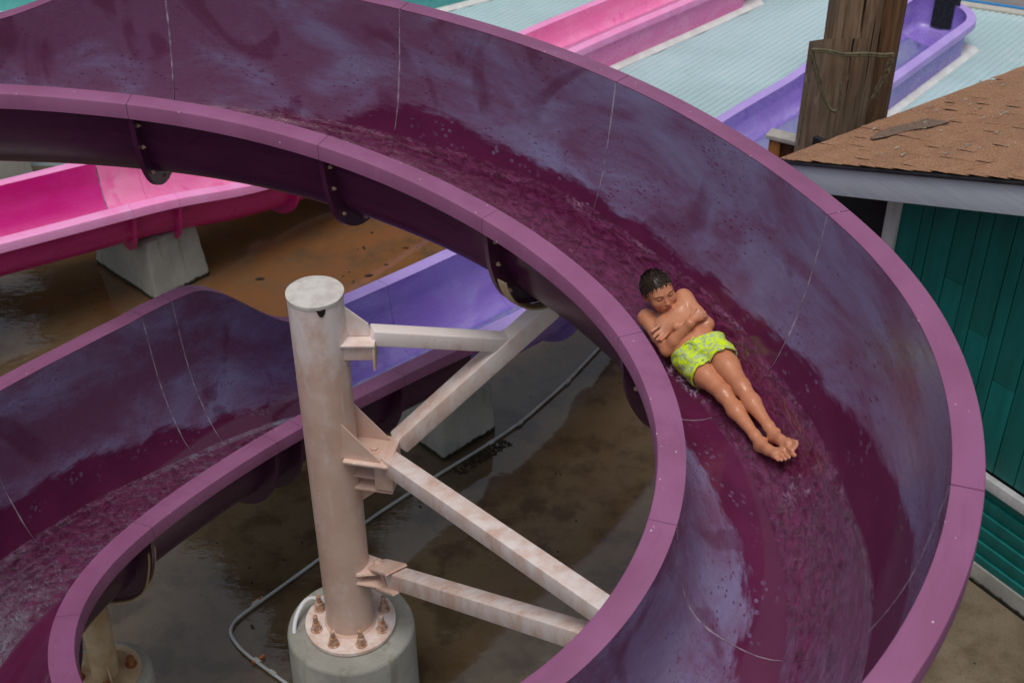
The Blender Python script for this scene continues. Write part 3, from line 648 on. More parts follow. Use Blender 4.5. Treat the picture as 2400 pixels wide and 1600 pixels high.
def lane_end(at, s_end, root, mats, rad=.45, length=.55, grille=True):
    P, N, T, q = at(s_end - .003); w = q[-1][0]; zr = P[2] + .003; zf = P[2] - .345
    A = P[:2]; n2 = N[:2]; t2 = T[:2]
    pts = [A + t2 * .0]
    for k in range(0, 11):
        th = math.pi / 2 * k / 10; pts.append(A + t2 * (length - rad + rad * math.sin(th)) + n2 * (rad - rad * math.cos(th)))
    r2 = .18
    for k in range(1, 7):
        th = math.pi / 2 * k / 6; pts.append(A + t2 * (length - r2 + r2 * math.cos(th)) + n2 * (w - r2 + r2 * math.sin(th)))
    pts.append(A + n2 * w); pts = np.array(pts)
    t = np.gradient(pts, axis=0); t /= np.hypot(t[:, 0], t[:, 1])[:, None]; on = np.stack([t[:, 1], -t[:, 0]], 1)
    rings = []; rr = []
    for p, o in zip(pts, on):
        rings.append(np.array([(*p, zr), (*p, zf + .06), (*(p - o * .04), zf + .012), (*(p - o * .1), zf), (*(p + o * .011), zf - .012), (*(p + o * .011), zr)]))
        W, H = .108, .078; rr.append(np.array([(*(p + o * a), zr + .001 + b) for a, b in [(0, 0), (W - .007, 0), (W, -.007), (W + .003, -H), (W - .01, -H), (W - .012, -.012), (0, -.012)]]))
    V, F = loft_rings(rings, True); uv = np.c_[V[:, 0] + V[:, 1], V[:, 2]]
    o1 = pydata('end_wall', V, F, mats[0], root, True, 40, None, uv, {'wet': np.full(len(V), .3)})
    V, F = loft_rings(rr, True); pydata('rim', V, F, mats[2], o1, True, 30, None, np.c_[V[:, 0] + V[:, 1], V[:, 2]])
    fl = [(*p, zf + .002) for p in pts - on * .05]
    pydata('floor', fl, [tuple(range(len(fl)))], mats[0], o1, False, None, None, np.array([(p[0] + p[1], p[1] - p[0]) for p in fl]), {'wet': np.full(len(fl), .3)})
    if grille:
        c = A + t2 * (length - .035) + n2 * (w * .52); m = MB(); R = frame_R((*n2, 0)); W2, H2 = .30, .46; zc = zf + .02
        for i in range(11): m.box((*(c + n2 * (-W2 / 2 + W2 * i / 10)), zc + H2 / 2), (.006, .010, H2), R)
        for i in range(16): m.box((*c, zc + H2 * i / 15), (W2, .008, .006), R)
        m.box((*(c + t2 * .012), zc + H2 / 2), (W2, .006, H2), R)
        g_ = m.build('grille', M['mesh_wire'], root, False); g_['label'] = 'dark wire drain grille'
    return o1
lane_end(main_at, run_end, slide, RUN)
def base_trim(at, s0, s1, root, side, extra=.0, n=30):
    rings = []
    for s in np.linspace(s0, s1, n):
        P, N, T, q = at(s); t = (q[0][0] - .11) if side < 0 else (q[-1][0] + .11)
        rings.append(to3(P, N, np.array([(t + side * a, b - P[2]) for a, b in ((-.12, .175), (-.12, .235), (.0, .222), (.05, .188), (.05, .175))])))
    V, F = loft_rings(rings, True); mm = 5; F.append(tuple(range(mm))[::-1]); F.append(tuple(range((n - 1) * mm, n * mm)))
    pydata('base_trim', V, F, M['white_trim'], root, False)
def skirt(at, s0, s1, root, mat, side, n=30):
    """flat outer side of a run-out channel, rim down to the deck"""
    rings = []
    for s in np.linspace(s0, s1, n):
        P, N, T, q = at(s); t = (q[0][0] - .085) if side < 0 else (q[-1][0] + .085); z1 = (q[0][1] if side < 0 else q[-1][1]) - .01
        rings.append(to3(P, N, np.array([(t, z1), (t, .17 - P[2]), (t - side * .012, .17 - P[2]), (t - side * .012, z1)])))
    V, F = loft_rings(rings, True); pydata('side_panel', V, F, mat, root, True, 30, None, np.c_[V[:, 0] + V[:, 1], V[:, 2] * 2], {'wet': np.full(len(V), .3)})
skirt(main_at, 14.3, run_end, slide, M['flume_run'], -1); base_trim(main_at, 14.3, run_end + .35, slide, -1)

M['water_pink'] = water_mat('pink_runout_water', (.95, .85, .95), (.90, .70, .88), (.72, .36, .60), .3, .4)
# running water in the plum slide
water = empty('water', (0, 4.6, 0)); tag(water, None, None, None, 'structure')
water_strip(main_at, -4.4, 2.1, vin, vout, M['water'], water)
water_strip(main_at, 4.4, 7.72, vin, vout, M['water'], water, .009, .009)
water_strip(main_at, 7.75, run_end, lambda s: -.27, lambda s: .27, M['water_run'], water, .04, .02, .5)

# ------------------------------------------------------------------ pink and teal slides beyond
def poly_path(pts, w0, w1, D0, D1, lane_s):
    P = np.array(pts, float); P[:, 2] += CAM_H
    seg = np.r_[0, np.cumsum(np.linalg.norm(np.diff(P[:, :2], axis=0), axis=1))]
    def pos(s):
        s = min(max(s, 0), seg[-1] - 1e-6); i = int(np.searchsorted(seg, s, 'right') - 1); f = (s - seg[i]) / (seg[i + 1] - seg[i])
        q = lambda k: P[min(max(i + k, 0), len(P) - 1)]
        a, b, c, d = q(-1), q(0), q(1), q(2)
        return b + .5 * f * ((c - a) + f * ((2 * a - 5 * b + 4 * c - d) + f * (3 * (b - c) + d - a)))
    def at(s):
        p = sum(pos(s + k * .12) for k in (-2, -1, 0, 1, 2)) / 5 if .3 < s < seg[-1] - .3 else pos(s)
        d = pos(s + .15) - pos(s - .15); T = np.array([d[0], d[1], 0]); T /= np.linalg.norm(T); N = np.array([-T[1], T[0], 0])
        k = sm(lane_s - 1.5, lane_s, s); w = w0 + (w1 - w0) * k
        return p, N, T, sec_shape(w, 0.0, D0 + (D1 - D0) * k)
    return at, seg
pk, sg = poly_path([(-9.0, 6.0, -5.45), (-7.2, 7.17, -5.55), (-4.07, 9.2, -5.68), (-2.86, 9.97, -5.72), (-2.28, 10.46, -5.86), (-1.2, 11.6, -6.02), (.63, 13.77, -6.1), (2.03, 15.17, -6.1), (3.05, 16.19, -6.1)], .84, .60, .50, .33, 8.5 + 2)
pink = empty('water_slide', (-2.8, 10.3, 0)); tag(pink, 'hot pink slide trough resting on a tapered concrete block at the left', 'water slide')
PK = (M['flume_pink'], M['under_pink'], M['rim_pink'])
jp = [0.0, 2.1, float(sg[3]) - .5, float(sg[3]), float(sg[4]) + .55, float(sg[6]) - 1.6]
_wet_keep = (WO, WI); WO = ([0, 1], [-2, -2]); WI = ([0, 1], [2, 2])   # these troughs are dry where they show
PKL = (M['flume_pink_lt'], M['under_pink'], M['rim_pink'])
for a, b in zip(jp[:-1], jp[1:]): build_section(pk, a, b, pink, PK if a < jp[2] - .01 else PKL, seam=(abs(b - jp[3]) > .01), ds=.1)
endp = float(sg[-1]) - .55
build_section(pk, jp[-1], endp, pink, PKL, None, False, False, .2, False, name='run_out')
lane_end(pk, endp, pink, PKL, .25, .5, False)
skirt(pk, float(sg[6]) - 1.8, endp, pink, M['flume_pink_lt'], -1); base_trim(pk, float(sg[6]) - 1.8, endp + .4, pink, -1)
water_strip(pk, 6.5, endp, lambda s: -.24, lambda s: .24, M['water_pink'], water, .05, .03, .5)
tk, tg = poly_path([(-11, 13.7, -5.6), (-8, 14.0, -5.75), (-5.5, 14.3, -5.9), (-3.0, 14.75, -6.0), (-.75, 16.0, -6.1), (1.2, 17.5, -6.1), (2.0, 18.1, -6.1)], .84, .74, .5, .33, 8)
teal = empty('water_slide', (-5.5, 14.6, 0)); tag(teal, 'teal slide trough at the top edge of the deck beyond the pink one', 'water slide')
TL = (M['flume_teal'], M['under_teal'], M['rim_teal'])
for a, b in ((0, 3.0), (3.0, 6.0), (6.0, 9.0), (9.0, float(tg[-1]))): build_section(tk, a, b, teal, TL, None, b < 8, b < 8, .15, False)
skirt(tk, 9.0, float(tg[-1]), teal, M['flume_teal'], -1); base_trim(tk, 9.0, float(tg[-1]), teal, -1)
WO, WI = _wet_keep
# ------------------------------------------------------------------ steel post and its pier
def V3(*a): return Vector(a)
post = empty('support_post', (-.945, 5.48, .70)); tag(post, 'peach painted steel post with braces bolted to it, standing on the round concrete pier', 'support post')
PB, PT, PR = V3(-.939, 5.48, .72), V3(-.950, 5.457, 3.02), .137
m = MB(); m.cyl(PB, PT, PR, n=48, caps=False); m.cyl(PB, PT - V3(0, 0, .02), PR - .008, n=48, caps=False); m.build('pipe', M['steel'], post)
# cap plate, its edge eaten away at the front
def cap():
    n = 64; V = []; F = []; c = PT
    for k in range(n):
        a = 2 * math.pi * k / n; r = PR + .004 + .0006 * math.sin(7 * a)
        V.append((c.x + r * math.cos(a), c.y + r * math.sin(a), c.z + .012)); V.append((c.x + r * math.cos(a), c.y + r * math.sin(a), c.z - .004))
    for k in range(n): F.append((2 * k, 2 * k + 1, (2 * k + 3) % (2 * n), (2 * k + 2) % (2 * n)))
    F.append(tuple(2 * k for k in range(n))[::-1]); F.append(tuple(2 * k + 1 for k in range(n)))
    o = pydata('cap', V, F, M['cap'], post, True, 40); o['label'] = 'whitish cap plate'
M['cap'] = simple('chalky_cap', (.62, .60, .56), (.50, .47, .44), .6, 14, .2, 120)
M['hole'] = simple('dark_hole', (.006, .005, .005), None, .9)
cap()
m = MB(); q = []
for (a, b) in ((-.9, .0), (-.2, -.004), (.6, .0), (1, .002), (.75, -.03), (.25, -.05), (-.35, -.045), (-.7, -.02)):
    th = math.radians(-72) + a * .17; q.append(V3(PT.x + (PR + .0005) * math.cos(th), PT.y + (PR + .0005) * math.sin(th), PT.z - .007 + b * .8))
nrm = V3(math.cos(math.radians(-72)), math.sin(math.radians(-72)), 0)
m.prism([p for p in q], nrm * .004); m.build('rust_hole', M['hole'], post, False)
FZ = .70
m = MB(); m.cyl((PB.x, PB.y, FZ), (PB.x, PB.y, FZ + .022), .262, n=64); fl = m.build('base_flange', M['brace'], post)
m = MB(); m.cyl((PB.x, PB.y, FZ + .022), (PB.x, PB.y, FZ + .034), PR + .014, PR + .002, n=48); m.build('weld', M['steel'], fl)
def stud(x, y, z, parent, mats=(None, None), h=.11, r=.014):
    m = MB(); m.cyl((x, y, z), (x, y, z + .006), r * 2.5, n=20); m.cyl((x, y, z + .006), (x, y, z + .034), r * 1.85, n=6); m.cyl((x, y, z + .036), (x, y, z + .058), r * 1.7, n=6)
    m.cyl((x, y, z + .058), (x, y, z + h), r, n=12); return m.build('anchor_bolt', mats[0], parent, True, 30)
for k in range(8):
    a = math.radians(22.5 + 45 * k); stud(PB.x + .205 * math.cos(a), PB.y + .205 * math.sin(a), FZ + .022, fl, (M['bolt'],))
pier = empty('concrete_pier', (PB.x, PB.y, 0)); tag(pier, 'round concrete pier carrying the peach steel post', 'concrete pier')
def pier_mesh(c, r, h, parent, name='pier_body', mat=None):
    V = []; F = []; prof = [(r + .01, 0), (r + .004, h * .5), (r, h - .025), (r - .006, h - .008), (r - .02, h), (r * .5, h + .002), (0.02, h + .002)]; n = 72
    for k in range(n):
        a = 2 * math.pi * k / n
        for i, (rr, z) in enumerate(prof):
            j = .002 * math.sin(5 * a + i)
            V.append((c[0] + (rr + (j if i in (2, 3, 4) else 0)) * math.cos(a), c[1] + (rr + (j if i in (2, 3, 4) else 0)) * math.sin(a), c[2] + z + (random.uniform(-.001, .001) if i >= 3 else 0)))
    p = len(prof)
    for k in range(n):
        for i in range(p - 1): F.append((k * p + i, ((k + 1) % n) * p + i, ((k + 1) % n) * p + i + 1, k * p + i + 1))
    F.append(tuple(k * p + p - 1 for k in range(n)))
    return pydata(name, V, F, mat or M['concrete_dk'], parent, True, 50)
pier_mesh((PB.x, PB.y - .01, -.01), .37, .70, pier)

def beam(a, b, w, h, name='brace', roll=0.0, parent=post, taperend=0.0):
    a, b = Vector(a), Vector(b); d = (b - a); m = MB()
    R = frame_R(d.normalized()); m.box((0, 0, 0), (d.length, w, h), None, .012)
    M4 = Matrix.Translation((a + b) / 2) @ R.to_4x4() @ Matrix.Rotation(roll, 4, 'X')
    bmesh.ops.transform(m.b, matrix=M4, verts=m.b.verts[:]); return m.build(name, M['brace'], parent, True, 30)
T3, T5 = V3(.20, 5.76, 2.74), V3(.60, 3.58, 2.60)
R0, M0, L0, U0 = V3(-.60, 5.52, 2.03), V3(-.66, 5.40, 2.015), V3(-.655, 5.33, 1.226), V3(-.70, 5.46, 2.775)
beam(R0, T3, .105, .105)
beam(M0, T5, .10, .10)
beam(L0, T5 + V3(-.02, .02, -.06), .10, .10)
jn = R0.lerp(T3, .74)
beam(U0, jn, .085, .085)
# upper bracket: gusset over a bent plate
def plate(c, size, R, name, parent, bev=.004):
    m = MB(); m.box(c, size, R, bev); return m.build(name, M['steel'], parent, True, 30)
pc = lambda z: V3(-.945 - (z - .72) * .005, 5.48 - (z - .72) * .01, z)
dU = (U0 - pc(2.78)); dU.z = 0; dU.normalize(); RU = frame_R(dU); sdU = V3(-dU.y, dU.x, 0)
br = plate(pc(2.76) + dU * .20, (.17, .17, .014), RU, 'bracket', post)
m = MB(); m.prism([pc(2.77) + dU * .13 - sdU * .004, pc(2.95) + dU * .132 - sdU * .004, pc(2.84) + dU * .25 - sdU * .004, pc(2.77) + dU * .27 - sdU * .004], sdU * .012); m.build('gusset', M['steel'], br, False)
m = MB(); m.box(pc(2.69) + dU * .275 - sdU * .0, (.014, .16, .16), RU, .004); m.box(pc(2.715) + dU * .20 - sdU * .06, (.15, .012, .10), RU, .003); m.build('flange_plate', M['steel'], br)
m = MB(); m.cyl(pc(2.771) + dU * .225 + sdU * .05, pc(2.784) + dU * .225 + sdU * .05, .017, n=6); m.build('bolt', M['steel'], br)
# middle bracket: shelf plate with two triangular gussets and a bolted clevis
dM = V3(.98, -.2, 0).normalized(); RM = frame_R(dM); sM = V3(-dM.y, dM.x, 0)
zM = 2.06
bm_ = plate(pc(zM) + dM * .225, (.24, .25, .016), RM, 'bracket', post)
for sgn in (-1, 1):
    o_ = sM * (.092 * sgn)
    m = MB(); m.prism([pc(zM + .008) + dM * .10 + o_ - sM * .005, pc(zM + .235) + dM * .105 + o_ - sM * .005, pc(zM + .012) + dM * .30 + o_ - sM * .005], sM * .010); m.build('gusset', M['steel'], bm_, False)
m = MB(); m.cyl(pc(zM + .008) + dM * .24, pc(zM + .012) + dM * .24, .034, n=24); m.cyl(pc(zM + .012) + dM * .24, pc(zM + .024) + dM * .24, .021, n=6); m.build('bolt', M['steel'], bm_)
# saddle that the long brace is welded to
m = MB(); m.box(pc(zM - .05) + dM * .335, (.05, .17, .16), RM, .02); m.box(pc(zM - .10) + dM * .30 - sM * .06, (.10, .014, .22), RM, .006); m.build('clevis', M['steel'], bm_)
for dz_, ln in ((-.145, .20), (-.235, .24)):
    m = MB(); m.box(pc(zM + dz_) + dM * (.10 + ln / 2) + sM * .03, (ln, .17, .014), RM, .004); m.cyl(pc(zM + dz_ + .007) + dM * .27 + sM * .04, pc(zM + dz_ + .02) + dM * .27 + sM * .04, .02, n=6); m.build('lug', M['steel'], bm_)
m = MB(); m.prism([pc(zM - .152) + dM * .12 + sM * .02, pc(zM - .235) + dM * .30 + sM * .02, pc(zM - .40) + dM * .125 + sM * .02], sM * .012); m.build('gusset', M['steel'], bm_, False)
# lower bracket: two lugs on the post, two rounded tongues on the brace, one bolt
xL = (T5 + V3(-.02, .02, -.06) - L0).normalized(); RLm = frame_R(xL); nL = RLm @ V3(0, 0, 1); sL = RLm @ V3(0, 1, 0)
B0 = V3(-.755, 5.375, 0); B0.z = L0.z - .035; B0 = L0 - xL * .10 + V3(-.02, 0, 0); pcn = pc(B0.z); dJ = (B0 - pcn); dJ.z = 0; dJ.normalize(); sJ = V3(-dJ.y, dJ.x, 0)
for sg_ in (1, -1):
    off = nL * (.046 * sg_)
    e_ = B0 + off; base = pcn + dJ * .115; base.z = (B0 + off).z
    m = MB(); m.prism([base - sJ * .085, e_ - sJ * .055 + dJ * .0, e_ + dJ * .05, e_ + sJ * .055, base + sJ * .085], nL * (-.012 * sg_)); m.build('lug', M['steel'], post, False)
    c2 = B0 + nL * ((.052 if sg_ > 0 else -.066)); pts = []
    for a in range(90, 271, 20): pts.append(c2 + xL * (.062 * math.cos(math.radians(a))) + sL * (.062 * math.sin(math.radians(a))))
    pts += [c2 + xL * .23 - sL * .068, c2 + xL * .23 + sL * .068]
    m = MB(); m.prism(pts, nL * .013); m.build('tongue', M['steel'], post, False)
m = MB(); m.cyl(B0 - nL * .09, B0 + nL * .075, .014, n=16); m.cyl(B0 + nL * .066, B0 + nL * .071, .03, n=20); m.cyl(B0 + nL * .071, B0 + nL * .090, .022, n=6); m.cyl(B0 - nL * .09, B0 - nL * .07, .022, n=6); m.build('bolt', M['steel'], post)
# saddles bolted under the flume joints
for T_, s_ in ((T3, -1.05), (T5, 1.05)):
    P, N, Tt, q = main_at(s_); oc = offset_curve(q, .082)[14:30]; A = to3(P, N, oc); A = A + np.array(Tt) * .02
    V = np.vstack([A, A + np.array(Tt) * .012, A + np.array(Tt) * .012 - [0, 0, .0], A]); V = []
    for row, z in ((A, 0), (A + np.array(Tt) * .06, 0), (A + np.array(Tt) * .06, -.012), (A, -.012)): V.append(row + [0, 0, z])
    Vv, F = loft_rings([np.array([V[k][i] for k in range(4)]) for i in range(len(A))], True); F.append((0, 1, 2, 3)); F.append(tuple(len(Vv) - 4 + k for k in (3, 2, 1, 0)))
    pydata('saddle', Vv, F, M['steel_lo'], post, False)

# ------------------------------------------------------------------ short tan post under the lower joint
sp_ = empty('support_post', (-2.28, 5.06, .80)); tag(sp_, 'short tan steel post with rusty bolts under the lowest bend of the plum slide', 'support post')
bx_, by_ = -2.24, 5.02
m = MB(); m.cyl((bx_, by_, .80), (bx_ + .01, by_ + .03, 1.36), .075, n=32); m.build('pipe', M['steel_lo'], sp_)
m = MB(); m.cyl((bx_, by_, .79), (bx_, by_, .812), .195, n=48); f2 = m.build('base_flange', M['steel_lo'], sp_)
for a in (20, 110, 200, 290): stud(bx_ + .14 * math.cos(math.radians(a)), by_ + .14 * math.sin(math.radians(a)), .812, f2, (M['rust'],), .06, .013)
m = MB()
for k in range(3): m.prism([(bx_, by_, .815), (bx_ + .15 * math.cos(math.radians(60 + 120 * k)), by_ + .15 * math.sin(math.radians(60 + 120 * k)), .815), (bx_, by_, 1.0)], (.008, .006, 0))
m.build('gusset', M['steel_lo'], sp_, False)
P, N, Tt, q = main_at(5.63); oc = offset_curve(q, .085)[8:34]; A = to3(P, N, oc) - Tt * .03
rows = [A, A + Tt * .07, A + Tt * .07 + [0, 0, -.014], A + [0, 0, -.014]]
Vv, F = loft_rings([np.array([r_[i] for r_ in rows]) for i in range(len(A))], True); pydata('saddle', Vv, F, M['steel_lo'], sp_, False)
p2 = empty('concrete_pier', (bx_, by_, 0)); tag(p2, 'smaller concrete pier under the short tan post', 'concrete pier')
pier_mesh((bx_, by_, -.01), .25, .797, p2)

# ------------------------------------------------------------------ concrete blocks
def block(corner, d1, L1, L2, h, inset, label, mat=None, name='concrete_block'):
    c = Vector((*corner, 0)); a = Vector((*d1, 0)).normalized(); b = V3(-a.y, a.x, 0)
    base = [c, c + a * L1, c + a * L1 + b * L2, c + b * L2]; cen = sum(base, Vector()) / 4; m = MB()
    top = [cen + (p - cen) * 1.0 - (a * (inset if (p - cen).dot(a) > 0 else -inset)) - (b * (inset if (p - cen).dot(b) > 0 else -inset)) + V3(0, 0, h) for p in base]
    vb = [m.b.verts.new(p - V3(0, 0, .02)) for p in base]; vt = [m.b.verts.new(p) for p in top]
    m.b.faces.new(vb[::-1]); m.b.faces.new(vt)
    for i in range(4): m.b.faces.new((vb[i], vb[(i + 1) % 4], vt[(i + 1) % 4], vt[i]))
    bmesh.ops.recalc_face_normals(m.b, faces=m.b.faces[:])
    bmesh.ops.bevel(m.b, geom=m.b.edges[:], offset=.022, segments=3, affect='EDGES', profile=.5)
    bmesh.ops.subdivide_edges(m.b, edges=[e for e in m.b.edges if e.calc_length() > .2], cuts=10, use_grid_fill=True)
    for v in m.b.verts: v.co += Vector([(vnoise(v.co.x * 25 + k * 7, v.co.y * 25 + v.co.z * 31) - .5) * .008 for k in range(3)])
    o = m.build(name, mat or M['concrete'], None, True, 50); tag(o, label, 'concrete block', 'concrete blocks under the slides'); return o
block((-3.1, 9.8), (.68, .73), .60, .92, .54, .05, 'tapered concrete block under the joint of the hot pink slide')
block((-.51, 7.70), (.72, .69), .54, .66, .44, .02, 'concrete block behind the diagonal brace, beside the grey conduit')
block((-1.35, 11.9), (.8, .6), .55, .7, .30, .05, 'low concrete block partly hidden beyond the end of the hot pink slide')
block((-5.05, 11.6), (.6, .8), .5, .7, .62, .05, 'concrete block at the left edge behind the hot pink slide')

# ------------------------------------------------------------------ conduit and cable
def gp(u, v, z=.02):
    a = (u - 1200) / 3200; b = (800 - v) / 3200; r = (a, math.cos(TH) + b * math.sin(TH), -math.sin(TH) + b * math.cos(TH))
    k = (z - CAM_H) / r[2]; return Vector((r[0] * k, r[1] * k, z))
cd = empty('conduit', gp(545, 1470)); tag(cd, 'thin grey pipe laid over the wet slab with a rounded corner', 'pipe')
pts = [gp(1412, 806), gp(1330, 893), gp(1225, 985), gp(1150, 1036), gp(1010, 1122), gp(865, 1216), gp(745, 1312), gp(640, 1388), gp(530, 1466), gp(560, 1520), gp(650, 1585), gp(740, 1650)]
pl = rounded(pts[:8] + [pts[8]] + pts[9:], .16)
m = MB(); m.tube(pl, .0110, 12); m.build('pipe', M['pvc'], cd)
for (u, v) in ((1218, 990), (1330, 893), (600, 1413), (604, 1548), (1150, 1036), (640, 1576)):
    c = gp(u, v); nb_ = min(range(1, len(pl) - 1), key=lambda i: (pl[i] - c).length); d_ = (pl[nb_ + 1] - pl[nb_ - 1]).normalized()
    m = MB(); m.cyl(c - d_ * .025, c + d_ * .025, .0165, n=14); m.build('coupling', M['pvc'], cd)
for (u, v) in ((604, 1408), (606, 1545)):
    m = MB(); c = gp(u, v, .012); m.box(c, (.09, .022, .030), frame_R((1, .9, 0)), .003); m.build('clip', M['rust'], cd)
m = MB(); m.tube(rounded([(-1.24, 5.30, .50), (-1.27, 5.44, .74), (-1.20, 5.60, .80), (-1.05, 5.58, .74)], .1), .012, 10)
o = m.build('cable', M['white_cable'], None); tag(o, 'white cable looping over the rim of the round concrete pier', 'cable')

# ------------------------------------------------------------------ hut at the right
hut = empty('hut', (2.4, 7.5, 0)); tag(hut, 'teal boarded hut with a brown shingle roof beside the plum slide', 'hut')
W0 = V3(2.40, 7.50, 0); wd = V3(.574, -.819, 0).normalized(); wn_ = V3(-.819, -.574, 0); WL = 5.2
zb = .87
def on_wall(t, z, off=0.0): return W0 + wd * t + wn_ * off + V3(0, 0, z)
m = MB(); x = .085; k = 0; bw = [.16, .085, .165, .15, .10, .15, .095, .17, .16, .10, .15, .09, .17, .14]
while x < WL:
    w = bw[k % len(bw)]; off = random.uniform(0, .003); cuts = sorted(random.sample([1.25, 1.55, 1.8, 2.05], 1)) if k % 2 else []
    zs_ = [zb + .03] + cuts + [2.60 + .37 * (x + w / 2 + .0)]
    for z0, z1 in zip(zs_[:-1], zs_[1:]):
        m.box(on_wall(x + w / 2, (z0 + z1) / 2, off - .012), (w - .007, .022, z1 - z0 - .004), frame_R(wd), .0025)
    x += w; k += 1
m.build('wall', M['teal_board'], hut, True, 30)
m = MB(); m.prism([on_wall(.02, .02, -.07), on_wall(WL, .02, -.07), on_wall(WL, 2.60 + .37 * WL, -.07), on_wall(.02, 2.60, -.07)], wn_ * .04); m.build('wall_backing', M['dark_board'], hut, False)
m = MB(); m.box(on_wall(.04, 1.70, .003), (.10, .05, 1.86), frame_R(wd), .004); m.build('corner_post', M['trim_board'], hut, True, 30)
m = MB(); m.box(on_wall(WL / 2 + .02, zb - .03, .025), (WL, .05, .085), frame_R(wd), .006); m.build('trim', M['trim_board'], hut, True, 30)
m = MB(); z = zb - .075
while z > .16:
    R = frame_R(wd) @ Matrix.Rotation(math.radians(9), 3, 'X'); m.box(on_wall(WL / 2 + .02, z - .055, .0), (WL, .018, .135), R, .003); z -= .115
m.build('lap_siding', M['teal_board'], hut, True, 30)
m = MB(); m.box(on_wall(WL / 2 + .02, .06, -.012), (WL + .02, .07, .20), frame_R(wd), .012); m.build('foundation', M['concrete_dk'], hut, True, 30)
# near-black panel: the shade under the overhang is put into its colour
m = MB(); m.box(W0 - wd * .42 - wn_ * .16 + V3(0, 0, 1.2), (.84, .04, 2.4), frame_R(wd)); m.build('shade_panel', M['dark_board'], hut, False)
C = V3(1.78, 7.86, 2.45); ev = V3(.819, .574, 0).normalized(); pv = wd; sl_ = .37; EL = 4.6; BL = 5.0
rk = (pv + V3(0, 0, sl_)).normalized()
def rk_R(): 
    x = rk; y = V3(*ev); z = x.cross(y)
    return Matrix((x, y, z if z.z > 0 else -z)).transposed() if x.cross(y).z > 0 else Matrix((x, -y, x.cross(-y))).transposed()
RK = rk_R()
fcx = MB(); fcx.box(C + rk * (BL / 2) + V3(0, 0, -.118), (BL, .035, .185), RK, .004); fcx.build('fascia', M['fascia'], hut, True, 30)
m = MB(); m.box(C + rk * (BL / 2 - .01) - ev * .016 + V3(0, 0, -.014), (BL + .02, .05, .020), RK, .004); m.build('drip_edge', M['black'], hut, True, 30)
def roof_pt(a, b, up=0.0): return C + ev * a + pv * b + V3(0, 0, sl_ * b + up)
def px_roof(u, v):
    a = (u - 1200) / 3200; b = (800 - v) / 3200; r = Vector((a, math.cos(TH) + b * math.sin(TH), -math.sin(TH) + b * math.cos(TH)))
    nn = ev.cross(rk); k = (C - Vector((0, 0, CAM_H))).dot(nn) / r.dot(nn); p = Vector((0, 0, CAM_H)) + r * k - C; return p.dot(ev), p.dot(pv)
def roof_build():
    V = []; F = []; tone = []; row = .127; nrow = int(BL / row); rs = np.random.default_rng(5)
    for r_ in range(nrow):
        b0 = -.03 + r_ * row; x0 = -.03 - rs.uniform(0, .2)
        while x0 < EL:
            w = rs.uniform(.13, .34); a0 = max(x0, -.03); a1 = x0 + w - .003
            if a1 > a0 + .01:
                lift = rs.uniform(0, .004); jb = rs.uniform(-.006, .006); t = float(rs.uniform(0, 1)); n_ = 5; i = len(V); c_ = rs.uniform(-.004, .007)
                for q_ in range(n_):
                    aa = a0 + (a1 - a0) * q_ / (n_ - 1); cu = c_ * abs(q_ / (n_ - 1) - .5) * 2
                    V.append(roof_pt(aa, b0 + jb, .013 + lift + cu)); V.append(roof_pt(aa, b0 + row + .02, .005)); V.append(roof_pt(aa, b0 + jb, .006 + lift + cu)); tone.extend([t] * 3)
                for q_ in range(n_ - 1):
                    k = i + q_ * 3; F.append((k, k + 3, k + 4, k + 1)); F.append((k + 2, k + 5, k + 3, k))
            x0 += w
    i = len(V); V.extend([roof_pt(-.02, -.02, -.004), roof_pt(EL, -.02, -.004), roof_pt(EL, BL, -.004), roof_pt(-.02, BL, -.004)]); F.append((i, i + 1, i + 2, i + 3)); tone.extend([.3] * 4)
    i = len(V); V.extend([roof_pt(-.02, -.02, -.03), roof_pt(EL, -.02, -.03), roof_pt(EL, -.02, -.004), roof_pt(-.02, -.02, -.004)]); F.append((i, i + 1, i + 2, i + 3)); tone.extend([.3] * 4)
    return pydata('roof', V, F, M['shingle'], hut, False, None, None, None, {'tone': np.array(tone)})
roof = roof_build()
m = MB(); pw = [(2037, 331), (2056, 318), (2090, 305), (2130, 297), (2170, 285), (2226, 293), (2195, 302), (2130, 313), (2080, 327), (2045, 334)]
m.prism([roof_pt(*px_roof(*p), .021) for p in pw], (0, 0, .003)); o = m.build('worn_shingle', M['shingle_gap'], roof, False); o['label'] = 'bare grey patch where a shingle tore off'
m = MB(); rs = np.random.default_rng(11)
for k in range(170):
    a = rs.uniform(.1, 3.0); b = rs.uniform(.0, 2.6)
    if rs.random() < .75: b = round(b / .127) * .127 - .03 + rs.uniform(-.006, .012)
    L = rs.uniform(.01, .04) if rs.random() < .8 else rs.uniform(.04, .09); n_ = int(1 + L / .012)
    for j in range(n_): m.sphere(roof_pt(a + j * .012, b + rs.uniform(-.006, .006), .026), rs.uniform(.003, .008), (1.3, 1, .6), 6)
o = m.build('lichen', M['lichen'], roof, True, None); o['kind'] = 'stuff'

